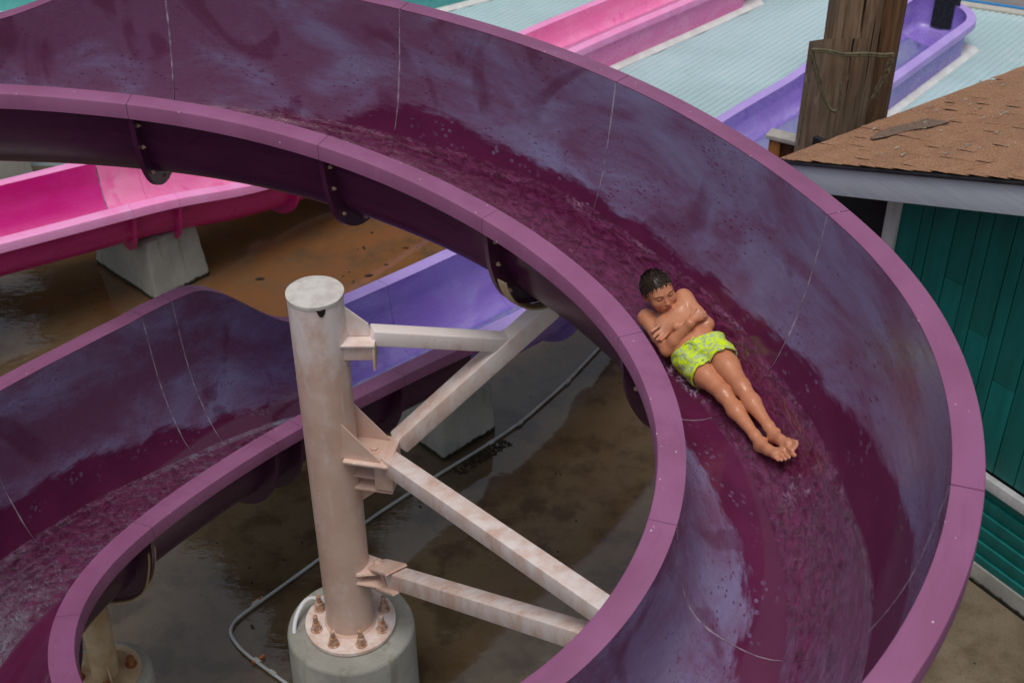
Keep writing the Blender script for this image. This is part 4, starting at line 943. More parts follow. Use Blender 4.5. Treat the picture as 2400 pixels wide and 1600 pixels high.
# ------------------------------------------------------------------ timber posts, rope, fence
tp = empty('timber_post', (2.45, 9.05, 0)); tag(tp, 'tall weathered timber post made of two logs, standing behind the shingle roof', 'timber post')
def log(cx, cy, r, z0, z1, mat, name, lean=(0, 0), ph=0.0, parent=tp, topcut=0):
    n = 56; V = []; F = []; Z = np.linspace(z0, z1, 60)
    for i, z in enumerate(Z):
        for k in range(n):
            a = 2 * math.pi * k / n
            rr = r * (1 + .05 * math.sin(2 * a + ph) + .03 * math.sin(3 * a + ph * 2 + z * .6) + .035 * (float(vnoise(k * .35 + ph * 10, z * 1.6)) - .5) * 2 * min(1, min(k, n - k) / 6 + .2))
            g_ = sum(math.exp(-((((a - c0 - .05 * math.sin(z * 2)) + math.pi) % (2 * math.pi) - math.pi) / .035) ** 2) for c0 in (3.9 + ph, 4.7 + ph, 5.4 + ph)); rr -= .012 * g_
            V.append((cx + rr * math.cos(a) + lean[0] * (z - z0), cy + rr * math.sin(a) + lean[1] * (z - z0), z - topcut * math.sin(a) * max(0, (i - 50) / 9)))
    for i in range(len(Z) - 1):
        for k in range(n): F.append((i * n + k, i * n + (k + 1) % n, (i + 1) * n + (k + 1) % n, (i + 1) * n + k))
    F.append(tuple(len(V) - n + k for k in range(n))); return pydata(name, V, F, mat, parent, True, 50)
log(2.37, 8.98, .185, 0, 6.2, M['timber'], 'log', ph=.3)
log(2.60, 9.10, .150, 0, 6.2, M['timber_dk'], 'log', ph=1.9)['label'] = 'darker brown log at the right'
log(2.27, 8.88, .19, 0, 2.82, M['timber'], 'stub_log', (0.0, 0.0), ph=2.6, topcut=.10)['label'] = 'shorter log cut off at the left'
rp = MB(); zt = 2.83
def frx(t, z, off=0.0): return V3(2.20 + t * .93, 8.60 + abs(t - .13) * .16 + off, z)
r_top = [frx(-.18, zt + .03), frx(-.08, zt + .035), frx(.05, zt + .012), frx(.2, zt + .022), frx(.33, zt + .0), frx(.42, zt - .0)]
for off in (0, .014): rp.tube(rounded([p + V3(0, 0, -off) for p in r_top], .05), .010, 8)
rp.tube(rounded([frx(-.18, zt), frx(-.14, zt - .12), frx(-.07, zt - .28), frx(.02, zt - .42), frx(.08, zt - .40), frx(.06, zt - .2)], .1), .009, 8)
rp.tube(rounded([frx(-.16, zt), frx(-.10, zt - .16), frx(-.02, zt - .36), frx(.05, zt - .43)], .1), .007, 8)
rp.tube(rounded([frx(.42, zt), frx(.41, zt - .12), frx(.36, zt - .24), frx(.31, zt - .33)], .1), .009, 8)
rp.tube(rounded([frx(-.17, zt - .02), frx(-.17, zt - .2), frx(-.175, zt - .45), frx(-.18, zt - .7)], .1), .006, 8)
for k in range(60):
    t_ = random.uniform(0, 1); p = frx(.42 - .12 * t_, zt - .33 * t_); rp.tube([p, p + V3(random.uniform(-.03, .03), random.uniform(-.02, .01), -random.uniform(.02, .07))], .0018, 4)
o = rp.build('rope', M['rope'], None, True, 60); tag(o, 'mossy frayed rope looped over the cut stub of the timber post', 'rope')
fe = empty('wooden_fence', (2.05, 9.4, 0)); tag(fe, 'low brown board fence with a grey cap board beside the timber post', 'fence')
fa_, fb_ = V3(1.97, 9.42, 1.83), V3(2.75, 8.98, 1.83); fd = (fb_ - fa_).normalized()
m = MB(); m.box((fa_ + fb_) / 2, ((fb_ - fa_).length, .13, .035), frame_R(fd), .004); m.build('cap_board', M['cap_board'], fe, True, 30)
m = MB(); m.box(fa_ + fd * .07 + V3(0, 0, -.93), (.09, .09, 1.8), frame_R(fd), .004); m.build('post', M['fence_or'], fe, True, 30)
m = MB()
for k in range(5): m.box(fa_ + fd * (.19 + k * .145) + V3(0, .01, -.93), (.135, .03, 1.8), frame_R(fd), .003)
m.build('board', M['fence_br'], fe, True, 30)

# ------------------------------------------------------------------ leaves and grit on the wet slab
def leaf_mesh():
    b = bmesh.new(); pts = [(-.035, 0, 0), (-.018, .013, .004), (.005, .016, .006), (.028, .007, .003), (.038, 0, 0), (.024, -.009, .004), (0, -.014, .006), (-.02, -.010, .003)]
    lo = [b.verts.new(p) for p in pts]; hi = [b.verts.new((p[0], p[1], p[2] + .003)) for p in pts]; b.faces.new(lo[::-1]); b.faces.new(hi)
    for i in range(8): b.faces.new((lo[i], lo[(i + 1) % 8], hi[(i + 1) % 8], hi[i]))
    me = bpy.data.meshes.new('fallen_leaf'); b.to_mesh(me); b.free(); me.materials.append(M['leaf']); return me
lm_ = leaf_mesh()
LPX = [(609, 654, 1.7), (853, 581, 1.2), (864, 646, 1.6), (951, 581, 1.1), (905, 620, .8), (828, 660, .8), (871, 545, .8), (838, 584, .6), (1068, 1198, .8), (985, 1186, .6), (592, 1468, .9), (700, 1175 - 320, .5)]
LLB = ['dark leaf alone on the slab just above the crest of the lower plum rim', 'topmost dark leaf of the cluster on the rusty stain', 'long dark leaf right of the post top, above the violet rim', 'dark leaf farthest right on the rusty stain',
       'small dark leaf right of the cluster, between stain and violet rim', 'small dark leaf nearest the pale cap of the steel post', 'tiny leaf highest on the slab, under the plum slide', 'tiny leaf left of the topmost leaf on the stain',
       'small leaf on the slab between the steel post and the long brace', 'tiny leaf just left of the long brace, above the conduit', 'dark leaf lying in the corner of the grey conduit', 'tiny leaf left of the lone leaf above the lower rim']
for (u, v, k) in LPX:
    o = bpy.data.objects.new('fallen_leaf', lm_); COL.objects.link(o); o.location = gp(u, v, .004); o.rotation_euler = (0, 0, random.uniform(0, 6.28)); o.scale = (k * .7, k * .7, k * .7)
    tag(o, LLB[len([q_ for q_ in COL.objects if q_.name.startswith('fallen_leaf')]) - 1], 'leaf', 'dark leaves scattered on the wet slab')
m = MB(); 
for k in range(150):
    c = gp(random.uniform(1070, 1160), 0, .006) if False else V3(*(Vector((-.28, 7.78, 0)) + Vector((.72, .69, 0)) * random.uniform(-.25, .28) + Vector((.69, -.72, 0)) * random.uniform(.02, .11))) + V3(0, 0, .006)
    m.box(c, (random.uniform(.01, .03), random.uniform(.006, .014), .006), frame_R((random.uniform(-1, 1), random.uniform(-1, 1), .2)))
o = m.build('leaf_litter', M['leaf'], None, False); tag(o, 'dark rotting leaf litter against the concrete block', 'leaf litter', None, 'stuff')

# ------------------------------------------------------------------ conifers added out of view to give the wet slab its dark reflections
def conifer(x, y, h, r, seed, label):
    t = empty('added_conifer', (x, y, 0)); tag(t, label, 'tree', 'added conifers behind the pools'); rs = np.random.default_rng(seed)
    m = MB(); m.cyl((x, y, 0), (x, y, h * .96), .32, .04, 12); m.build('trunk', M['timber_dk'], t)
    V = []; F = []
    for z in np.arange(5.4, h, .30):
        rr = r * (1 - z / h) ** .9; nb = int(7 + rr * 5)
        for k in range(nb):
            a = rs.uniform(0, 6.283); L = rr * rs.uniform(.75, 1.12); w = .28 + L * .16; d = rs.uniform(.15, .4); zz = z + rs.uniform(-.15, .15)
            for f0, f1 in ((.05, .4), (.35, .72), (.65, 1.0)):
                i = len(V); c, s_ = math.cos(a), math.sin(a); w0, w1 = w * (1 - f0 * .6), w * (1 - f1 * .75)
                for f, ww, sg_ in ((f0, w0, -1), (f0, w0, 1), (f1, w1, 1), (f1, w1, -1)):
                    V.append((x + c * L * f - s_ * ww * sg_ * .5, y + s_ * L * f + c * ww * sg_ * .5, zz - d * L * f + rs.uniform(-.06, .06)))
                F.append((i, i + 1, i + 2, i + 3))
    pydata('crown', V, F, M['needle'], t, False)
M['needle'] = simple('dark_needles', (.012, .026, .012), (.028, .045, .018), .7, 3)
conifer(-4.6, 21.5, 19.5, 7.0, 1, 'tall unseen conifer added to darken the reflection in the wet slab under the slide')
conifer(-14.5, 22.0, 19.5, 7.5, 2, 'second unseen conifer added to darken the reflection at the left of the wet slab')
# ------------------------------------------------------------------ the boy: one continuous body grown from a signed-distance field
LM = {
    'headc': (0.6885, 5.4045, 3.0822),
    'shR': (0.6386, 5.3365, 2.9736),
    'shL': (0.8058, 5.3418, 3.0854),
    'neck': (0.7207, 5.3337, 3.0200),
    'elR': (0.7169, 5.0892, 2.9536),
    'elL': (0.9039, 5.1555, 3.0519),
    'wrR': (0.8127, 5.0949, 3.1020),
    'wrL': (0.7616, 5.1486, 3.0447),
    'waist': (0.8393, 5.1248, 2.9766),
    'pelv': (0.8636, 5.0559, 2.9733),
    'hipR': (0.8089, 5.0534, 2.9409),
    'hipL': (0.9222, 5.0444, 3.0060),
    'kneR': (0.9444, 4.7927, 2.9308),
    'kneL': (1.0191, 4.7860, 2.9746),
    'ankR': (1.0726, 4.5054, 2.8854),
    'ankL': (1.1281, 4.5223, 2.9216),
    'heelR': (1.0688, 4.5119, 2.8606),
    'ballR': (1.1170, 4.3987, 2.9143),
    'heelL': (1.1263, 4.5275, 2.8956),
    'ballL': (1.1678, 4.4114, 2.9603)}
# fingers (index, middle, ring, little, thumb; knuckle, joint, tip) and palms: his left hand, his right hand
FINGERS_LEFT = [((0.7017, 5.1894, 3.0206), (0.6792, 5.1950, 3.0069), (0.6506, 5.1777, 2.9948)),
    ((0.7006, 5.1732, 3.0150), (0.6799, 5.1565, 3.0050), (0.6563, 5.1295, 2.9977)),
    ((0.7054, 5.1565, 3.0099), (0.6906, 5.1381, 2.9987), (0.6709, 5.1131, 2.9948)),
    ((0.7160, 5.1405, 3.0068), (0.7052, 5.1252, 3.0007), (0.6885, 5.1105, 2.9944)),
    ((0.7378, 5.1847, 3.0385), (0.7115, 5.1954, 3.0310), (0.6783, 5.2102, 3.0108))]
FINGERS_RIGHT = [((0.8549, 5.1486, 3.1358), (0.8750, 5.1629, 3.1259), (0.8874, 5.1714, 3.1057)),
    ((0.8665, 5.1406, 3.1271), (0.8832, 5.1470, 3.1227), (0.8951, 5.1637, 3.0967)),
    ((0.8703, 5.1324, 3.1162), (0.8871, 5.1376, 3.1101), (0.8966, 5.1628, 3.0781)),
    ((0.8665, 5.1249, 3.1047), (0.8828, 5.1385, 3.0928), (0.8908, 5.1578, 3.0696)),
    ((0.8268, 5.1515, 3.0980), (0.8339, 5.1702, 3.1089), (0.8487, 5.1836, 3.1140))]
PALM_LEFT, PALM_RIGHT = (0.7367, 5.1651, 3.0281), (0.8454, 5.1329, 3.1110)
# toes, little to big, (root, tip), then the two ends of the ball of the foot
TOES_RIGHT = [((1.1064, 4.3956, 2.9075), (1.1213, 4.3586, 2.9158)),
    ((1.1204, 4.3947, 2.9106), (1.1332, 4.3491, 2.9240)),
    ((1.1325, 4.3887, 2.9229), (1.1469, 4.3417, 2.9352)),
    ((1.1465, 4.3913, 2.9302), (1.1625, 4.3440, 2.9426)),
    ((1.1588, 4.3953, 2.9386), (1.1812, 4.3404, 2.9599))]
BALL_RIGHT = ((1.1501, 4.3955, 2.9361), (1.1117, 4.3972, 2.9109))
TOES_LEFT = [((1.1787, 4.4280, 2.9675), (1.1964, 4.3905, 2.9921)),
    ((1.1786, 4.4234, 2.9620), (1.1960, 4.3770, 2.9918)),
    ((1.1751, 4.4204, 2.9574), (1.1924, 4.3718, 2.9845)),
    ((1.1680, 4.4180, 2.9523), (1.1854, 4.3660, 2.9754)),
    ((1.1558, 4.4164, 2.9466), (1.1749, 4.3607, 2.9659))]
BALL_LEFT = ((1.1508, 4.4261, 2.9408), (1.1720, 4.4345, 2.9573))
L_ = {k: np.array(v) for k, v in LM.items()}
for k in ('shR', 'shL', 'neck'): L_[k] = L_[k] - np.array([0, math.sin(TH), math.cos(TH)]) * .011 + np.array([.004, 0, 0])
L_['LP0'] = np.array(PALM_LEFT); L_['RP0'] = np.array(PALM_RIGHT)
for side, rows in (('L', FINGERS_LEFT), ('R', FINGERS_RIGHT)):
    for c, tri in zip('ABCDT', rows):
        for i in range(3): L_[side + c + str(i)] = np.array(tri[i])
for side, rows in (('T', TOES_RIGHT), ('U', TOES_LEFT)):
    for i, pr_ in enumerate(rows): L_[side + str(i) + 'a'] = np.array(pr_[0]); L_[side + str(i) + 'b'] = np.array(pr_[1])
L_['FR' + 'a'], L_['FR' + 'b'] = np.array(BALL_RIGHT[0]), np.array(BALL_RIGHT[1])
L_['FL' + 'a'], L_['FL' + 'b'] = np.array(BALL_LEFT[0]), np.array(BALL_LEFT[1])
H = .0036
LO_, HI_ = np.array([.50, 4.28, 2.78]), np.array([1.26, 5.60, 3.30])
class SDF:
    def __init__(s, lo, hi, h):
        s.lo = lo; s.h = h; s.n = np.ceil((hi - lo) / h).astype(int) + 1
        s.F = np.full(tuple(s.n), .05, np.float32)
    def box(s, lo, hi):
        a = np.clip(np.floor((lo - s.lo) / s.h).astype(int), 0, s.n - 1); b = np.clip(np.ceil((hi - s.lo) / s.h).astype(int) + 1, 1, s.n)
        if np.any(b <= a): return None
        ax = [s.lo[i] + s.h * np.arange(a[i], b[i]) for i in range(3)]
        X = np.stack(np.meshgrid(*ax, indexing='ij'), -1); return tuple(slice(a[i], b[i]) for i in range(3)), X
    def add(s, lo, hi, fn, k, sub=False):
        r = s.box(lo - k - .015, hi + k + .015)
        if r is None: return
        sl, X = r; d = fn(X).astype(np.float32); a = s.F[sl]
        if sub:
            d = -d; hh = np.maximum(k - np.abs(a - d), 0) / k; s.F[sl] = np.maximum(a, d) + hh * hh * k / 4
        else:
            hh = np.maximum(k - np.abs(a - d), 0) / k; s.F[sl] = np.minimum(a, d) - hh * hh * k / 4
    def cone(s, a, b, ra, rb, k=.012, sub=False):
        a = np.asarray(a, float); b = np.asarray(b, float); ab = b - a; L2 = ab @ ab + 1e-12; R = max(ra, rb)
        def fn(X):
            p = X - a; t = np.clip((p @ ab) / L2, 0, 1); return np.linalg.norm(p - t[..., None] * ab, axis=-1) - (ra + (rb - ra) * (t * t * (3 - 2 * t) * .5 + t * .5))
        s.add(np.minimum(a, b) - R, np.maximum(a, b) + R, fn, k, sub)
    def ell(s, c, R, rad, k=.012, sub=False):
        c = np.asarray(c, float); rad = np.asarray(rad, float); m = rad.max()
        def fn(X):
            q = (X - c) @ R.T / rad; l = np.linalg.norm(q, axis=-1); g = np.linalg.norm(q / rad, axis=-1) + 1e-9; return l * (l - 1) / g
        s.add(c - m, c + m, fn, k, sub)
    def loft(s, o, R, prof, k=.012):
        """elliptic loft along local y; prof rows (y, half-width x, half-depth z, offset z)"""
        pr = np.array(prof); y0, y1 = pr[0, 0], pr[-1, 0]; m = max(pr[:, 1].max(), pr[:, 2].max()) 
        ends = np.array([o + R.T @ np.array([0, y, 0]) for y in (y0, y1)])
        def fn(X):
            q = (X - o) @ R.T; y = q[..., 1]; yc = np.clip(y, y0, y1)
            a = np.interp(yc, pr[:, 0], pr[:, 1]); b = np.interp(yc, pr[:, 0], pr[:, 2]); z0 = np.interp(yc, pr[:, 0], pr[:, 3])
            u = np.abs(q[..., 0]) / a; w = np.abs(q[..., 2] - z0) / b; e = 2.3; l = (u ** e + w ** e) ** (1 / e); d = (l - 1) * np.minimum(a, b) * .9
            dy = np.abs(y - yc); return np.where(dy > 0, np.sqrt(np.maximum(d, 0) ** 2 + dy ** 2) + np.minimum(d, 0) * (dy < 1e-6), d)
        s.add(ends.min(0) - m, ends.max(0) + m, fn, k)
    def mesh(s):
        F = s.F; n = F.shape; ins = F < 0
        c = np.zeros(tuple(k - 1 for k in n), np.int8)
        for i in (0, 1):
            for j in (0, 1):
                for k in (0, 1): c += ins[i:n[0] - 1 + i, j:n[1] - 1 + j, k:n[2] - 1 + k]
        act = (c > 0) & (c < 8); idx = -np.ones(act.shape, np.int64); P = np.argwhere(act); idx[tuple(P.T)] = np.arange(len(P))
        acc = np.zeros((len(P), 3)); cnt = np.zeros(len(P)); cor = [(i, j, k) for i in (0, 1) for j in (0, 1) for k in (0, 1)]
        for A in cor:
            for ax in range(3):
                if A[ax]: continue
                B = list(A); B[ax] = 1
                fa = F[P[:, 0] + A[0], P[:, 1] + A[1], P[:, 2] + A[2]].astype(float); fb = F[P[:, 0] + B[0], P[:, 1] + B[1], P[:, 2] + B[2]].astype(float)
                m = (fa < 0) != (fb < 0); t = np.where(m, fa / (fa - fb + 1e-20), 0); p = np.array(A, float) + np.zeros((len(P), 3)); p[:, ax] += t
                acc[m] += p[m]; cnt[m] += 1
        V = s.lo + s.h * (P + acc / cnt[:, None]); Q = []
        for ax in range(3):
            o1, o2 = [(1, 2), (2, 0), (0, 1)][ax]
            sl0 = [slice(0, None)] * 3; sl1 = [slice(0, None)] * 3; sl0[ax] = slice(0, n[ax] - 1); sl1[ax] = slice(1, n[ax])
            a, b = ins[tuple(sl0)], ins[tuple(sl1)]; E = np.argwhere(a != b); ok = (E[:, o1] > 0) & (E[:, o2] > 0) & (E[:, o1] < n[o1] - 1) & (E[:, o2] < n[o2] - 1); E = E[ok]
            flip = a[tuple(E.T)]
            def g(d1, d2):
                e = E.copy(); e[:, o1] -= d1; e[:, o2] -= d2; return idx[tuple(e.T)]
            q = np.stack([g(1, 1), g(0, 1), g(0, 0), g(1, 0)], 1); q = np.where(flip[:, None], q, q[:, ::-1]); Q.append(q)
        return V, np.concatenate(Q)
def orth(x, y):
    x = np.array(x, float); x /= np.linalg.norm(x); y = np.array(y, float); y -= x * (x @ y); y /= np.linalg.norm(y); return np.stack([x, y, np.cross(x, y)])
CU, CT = np.array([0, math.sin(TH), math.cos(TH)]), np.array([0, -math.cos(TH), math.sin(TH)])   # picture-up and towards-viewer, only to orient the pose
def dirv(r, u, t): return np.array([1, 0, 0]) * r + CU * u + CT * t
hc = L_['headc'] + np.array([0, -math.cos(TH), math.sin(TH)]) * .076 + np.array([0, math.sin(TH), math.cos(TH)]) * -.017; hup = dirv(-.30, .83, .47); hf = dirv(.35, -.43, .83)
hf /= np.linalg.norm(hf); hx = np.cross(hup, hf); hx /= np.linalg.norm(hx); hup = np.cross(hf, hx); RH = np.stack([hx, hup, hf])
HSC = .94
def hp(x, y, z): return hc + RH.T @ (np.array([x, y, z]) * HSC)
tl = L_['neck'] - L_['pelv']; tl /= np.linalg.norm(tl); tx = L_['shL'] - L_['shR']; RT = np.stack([tx / np.linalg.norm(tx), tl, [0, 0, 0]]); RT[0] -= tl * (RT[0] @ tl); RT[0] /= np.linalg.norm(RT[0]); RT[2] = np.cross(RT[0], RT[1])
def tp_(x, y, z): return L_['pelv'] + RT.T @ np.array([x, y, z])
TLn = float(np.linalg.norm(L_['neck'] - L_['pelv']))
S = SDF(LO_, HI_, H)
# torso
S.loft(L_['pelv'], RT, [(-.05, .090, .062, 0), (0, .108, .070, 0), (.05, .102, .068, .004), (.10, .094, .064, .006), (.16, .102, .062, .000), (.22, .114, .064, -.002), (.262, .108, .054, -.008), (.290, .080, .044, -.014), (.310, .045, .034, -.016)], .02)
for sx in (-1, 1):
    S.ell(tp_(sx * .045, .235, .040), RT, (.048, .032, .020), .02)                    # pectoral
    S.cone(tp_(sx * .012, .285, .012), tp_(sx * .085, .292, .006), .009, .010, .022)   # collar bone
    S.ell(tp_(sx * .072, .262, -.02), RT, (.05, .04, .035), .03)
S.ell(tp_(0, .07, .05), RT, (.06, .06, .022), .03)
S.ell(tp_(0, .062, .076), RT, (.006, .007, .010), .004, True)
# neck
S.cone(tp_(0, .275, -.02), hp(0, -.055, -.025), .040, .033, .018)
# arms
sR, sL, eR, eL, wR, wL = (L_[k] for k in ('shR', 'shL', 'elR', 'elL', 'wrR', 'wrL'))
for a, b in ((sR, eR), (sL, eL)):
    S.ell(a, RT, (.042, .044, .040), .03); m1 = a * .45 + b * .55; S.cone(a, a * .8 + b * .2, .037, .036, .022); S.cone(a * .8 + b * .2, m1, .0355, .034, .007); S.cone(m1, b, .034, .029, .007)
A = SDF(LO_, HI_, H)     # forearms and hands get their own field so that they rest on the chest instead of melting into it
A2 = SDF(LO_, HI_, H)
def forearm(F_, e, w, p):
    m1 = e * .65 + w * .35; F_.cone(e, m1, .030, .031, .015); F_.cone(m1, w, .031, .0205, .015); F_.cone(w, p, .0205, .019, .012)
PLa, PRa = L_['LP0'], L_['RP0']
forearm(A, eL, wL, PLa); forearm(A2, eR, wR, PRa)
def hand(F_, keys, palm, w):
    for c in 'ABCD':
        k0 = L_[keys + c + '0']; k1 = L_[keys + c + '1']; k2 = L_[keys + c + '2']; r = {'A': .0082, 'B': .0085, 'C': .0082, 'D': .0072}[c]
        F_.cone(w * .4 + palm * .6, k0, .014, .0105, .010); F_.cone(k0, k1, r + .0008, r, .004); F_.cone(k1, k2, r, r * .85, .004)
    t0, t1, t2 = (L_[keys + 'T' + i] for i in '012'); F_.cone(palm, t0, .014, .011, .008); F_.cone(t0, t1, .0095, .009, .005); F_.cone(t1, t2, .009, .0075, .004)
hand(A, 'L', PLa, wL); hand(A2, 'R', PRa, wR)
S.F = np.minimum(S.F, 1e9)
def smin(a, b, k): h_ = np.maximum(k - np.abs(a - b), 0) / k; return np.minimum(a, b) - h_ * h_ * k / 4
AA = np.minimum(A.F, A2.F)
# blend fully near the elbows, barely elsewhere
gx = [LO_[i] + H * np.arange(S.n[i]) for i in range(3)]; X = np.stack(np.meshgrid(*gx, indexing='ij'), -1).astype(np.float32)
de = np.minimum(np.linalg.norm(X - eR.astype(np.float32), axis=-1), np.linalg.norm(X - eL.astype(np.float32), axis=-1)); del X
kk = np.where(de < .05, .016, np.where(de < .08, .016 - (de - .05) * .48, .0016)).astype(np.float32)
S.F = smin(S.F, AA, kk); del AA, kk, de
# legs
hR, hL, kR, kL, aR, aL = (L_[k] for k in ('hipR', 'hipL', 'kneR', 'kneL', 'ankR', 'ankL'))
upn = np.array([-.36, -.22, .91])
LEGS = [SDF(LO_, HI_, H), SDF(LO_, HI_, H)]
for S_, h_, k_, a_ in ((LEGS[0], hR, kR, aR), (LEGS[1], hL, kL, aL)):
    m1 = h_ * .5 + k_ * .5; S_.cone(h_, m1, .062, .055, .03); S_.cone(m1, k_, .054, .038, .025)
    S_.ell(k_ + upn * .010, RT, (.025, .028, .020), .03)                               # kneecap
    c1 = k_ * .68 + a_ * .32 - upn * .008; S_.cone(k_, c1, .036, .0365, .02); S_.cone(c1, a_ * .85 + k_ * .15, .0365, .0225, .025); S_.cone(a_ * .85 + k_ * .15, a_, .0235, .0235, .02)
for S_, p, hk, bk, Fk, ak in ((LEGS[0], 'T', 'heelR', 'ballR', 'FR', aR), (LEGS[1], 'U', 'heelL', 'ballL', 'FL', aL)):
    he, ba, fa, fb = L_[hk], L_[bk], L_[Fk + 'a'], L_[Fk + 'b']
    S_.cone(ak, he, .0235, .023, .015); S_.cone(ak, (ba + ak) / 2 + upn * .004, .022, .019, .015); S_.cone(he, ba, .022, .018, .015)
    S_.cone((he + ba) / 2, fa, .018, .014, .012); S_.cone((he + ba) / 2, fb, .017, .012, .012); S_.cone(fa, fb, .0135, .012, .012)
    S_.ell(ak + RT[0] * .022, RT, (.010, .011, .010), .010); S_.ell(ak - RT[0] * .022, RT, (.010, .011, .010), .010)
    for i in range(5):
        a_, b_ = L_[p + str(i) + 'a'], L_[p + str(i) + 'b']; r = (.0068, .0070, .0072, .0076, .0105)[i]; S_.cone(a_, b_, r, r * .95, .003)
legs_ = smin(LEGS[0].F, LEGS[1].F, .0015); S.F = smin(S.F, legs_, .02); del legs_, LEGS
# head, in a field of its own so that chin and chest stay apart
BODY = S; S = SDF(hc - .15, hc + .15, H)
def he(x, y, z, rx, ry, rz, k=.012, sub=False): S.ell(hp(x, y, z), RH, (rx * HSC, ry * HSC, rz * HSC), k, sub)
he(0, .022, -.012, .071, .082, .090, .02); he(0, .0, .03, .060, .070, .056, .03); he(0, -.045, .028, .050, .052, .050, .025); he(0, -.080, .052, .022, .018, .020, .022)
for sx in (-1, 1):
    he(sx * .038, -.022, .060, .024, .022, .020, .02)                                  # cheek
    he(sx * .030, .010, .092, .017, .012, .012, .012, True)                            # eye socket
    he(sx * .030, .008, .074, .0135, .0115, .0125, .004)                               # lid over the eyeball
    S.cone(hp(sx * .014, .021, .0845), hp(sx * .044, .022, .070), .0065, .005, .010)   # brow
    # ear: rim, lobe and bowl
    he(sx * .073, -.004, -.008, .008, .029, .018, .006); he(sx * .079, -.002, -.005, .005, .018, .010, .005, True)
S.cone(hp(0, .012, .080), hp(0, -.024, .097), .0060, .0085, .008)
he(0, -.027, .098, .0095, .0080, .0085, .006)
for sx in (-1, 1): he(sx * .0095, -.030, .090, .0062, .0058, .0075, .005); he(sx * .0055, -.0355, .095, .0025, .002, .003, .002, True)
he(0, -.052, .078, .025, .016, .012, .012)
S.cone(hp(-.018, -.0505, .0835), hp(.018, -.0505, .0835), .0038, .0038, .004); S.cone(hp(0, -.0495, .0885), hp(0, -.0500, .0885), .0052, .0052, .006)
S.cone(hp(-.014, -.0600, .0835), hp(.014, -.0600, .0835), .0048, .0048, .004); S.cone(hp(-.024, -.0552, .0860), hp(.024, -.0552, .0860), .0011, .0011, .002, True)
# resample the head field onto the body's grid and join them
HD = S; S = BODY; sl_, Xh = S.box(hc - .145, hc + .145); f_ = (Xh - HD.lo) / HD.h; i0 = np.clip(np.floor(f_).astype(int), 0, HD.n - 2); f_ = f_ - i0; acc_ = 0
for dx in (0, 1):
    for dy in (0, 1):
        for dz in (0, 1):
            wgt = (f_[..., 0] if dx else 1 - f_[..., 0]) * (f_[..., 1] if dy else 1 - f_[..., 1]) * (f_[..., 2] if dz else 1 - f_[..., 2])
            acc_ = acc_ + wgt * HD.F[i0[..., 0] + dx, i0[..., 1] + dy, i0[..., 2] + dz]
S.F[sl_] = smin(S.F[sl_], acc_.astype(np.float32), .006)
V, Q = S.mesh()
# light smoothing
def smooth_v(V, Q, it=2, lam=.5):
    for _ in range(it):
        acc = np.zeros_like(V); cnt = np.zeros(len(V))
        for i in range(4):
            for j in (1, 3): np.add.at(acc, Q[:, i], V[Q[:, (i + j) % 4]]); np.add.at(cnt, Q[:, i], 1)
        V = V * (1 - lam) + lam * acc / np.maximum(cnt, 1)[:, None]
    return V
V = smooth_v(V, Q, 1, .5)
# skin tone by region
q = (V - hc) @ RH.T / HSC; col = np.tile(np.array([.56, .225, .118]), (len(V), 1))
def tint(mask, c): global col; col = col * (1 - mask[:, None]) + np.array(c) * mask[:, None]
g2 = lambda c, r: np.exp(-(np.linalg.norm(V - np.asarray(c), axis=1) / r) ** 2)
tint(.35 * np.clip(1 - np.abs(((V - L_['pelv']) @ RT.T)[:, 1] - .2) / .14, 0, 1), (.60, .31, .185))       # paler chest
for k in ('kneR', 'kneL', 'elR', 'elL'): tint(.45 * g2(L_[k] + upn * .02, .035), (.44, .155, .085))
for k in ('ballR', 'ballL', 'heelR', 'heelL', 'RB0', 'LB0', 'RB1', 'LB1'): tint(.4 * g2(L_[k], .04), (.58, .28, .19))
for k in ('T', 'U'):
    for i in range(5): tint(.55 * g2(L_[k + str(i) + 'b'], .010), (.64, .30, .22))
hd_ = (np.linalg.norm(q, axis=1) < .128) & (q[:, 1] > -.105)
lip = hd_ & (np.abs(q[:, 0]) < .023 - np.abs(q[:, 1] + .055) * .6) & (q[:, 1] > -.0655) & (q[:, 1] < -.0455) & (q[:, 2] > .07)
tint(.8 * lip, (.40, .085, .075)); tint(.9 * (lip & (np.abs(q[:, 1] + .0552) < .0016)), (.10, .02, .02))
for sx in (-1, 1):
    br = hd_ & (np.abs(q[:, 1] - (.0235 - (np.abs(q[:, 0]) - .028) ** 2 * 6)) < .0036) & (q[:, 0] * sx > .011) & (q[:, 0] * sx < .049) & (q[:, 2] > .05); tint(.85 * br, (.045, .025, .015))
    ey = hd_ & (np.abs(q[:, 1] - (.0035 + (np.abs(q[:, 0]) - .030) ** 2 * 8)) < .0030) & (q[:, 0] * sx > .016) & (q[:, 0] * sx < .045) & (q[:, 2] > .05); tint(.85 * ey, (.025, .015, .012))
    tint(.35 * np.exp(-(((q[:, 0] - sx * .040) / .018) ** 2 + ((q[:, 1] + .028) / .016) ** 2)) * (q[:, 2] > .03) * hd_, (.55, .19, .13))
    n_ = tp_(sx * .058, .232, .062); tint(.45 * g2(n_, .0085), (.30, .10, .07))
tint(.8 * np.exp(-((q[:, 0] ** 2 + (q[:, 1] + .036) ** 2) / .006 ** 2)) * hd_ * (q[:, 2] > .088) * .3, (.25, .07, .05))
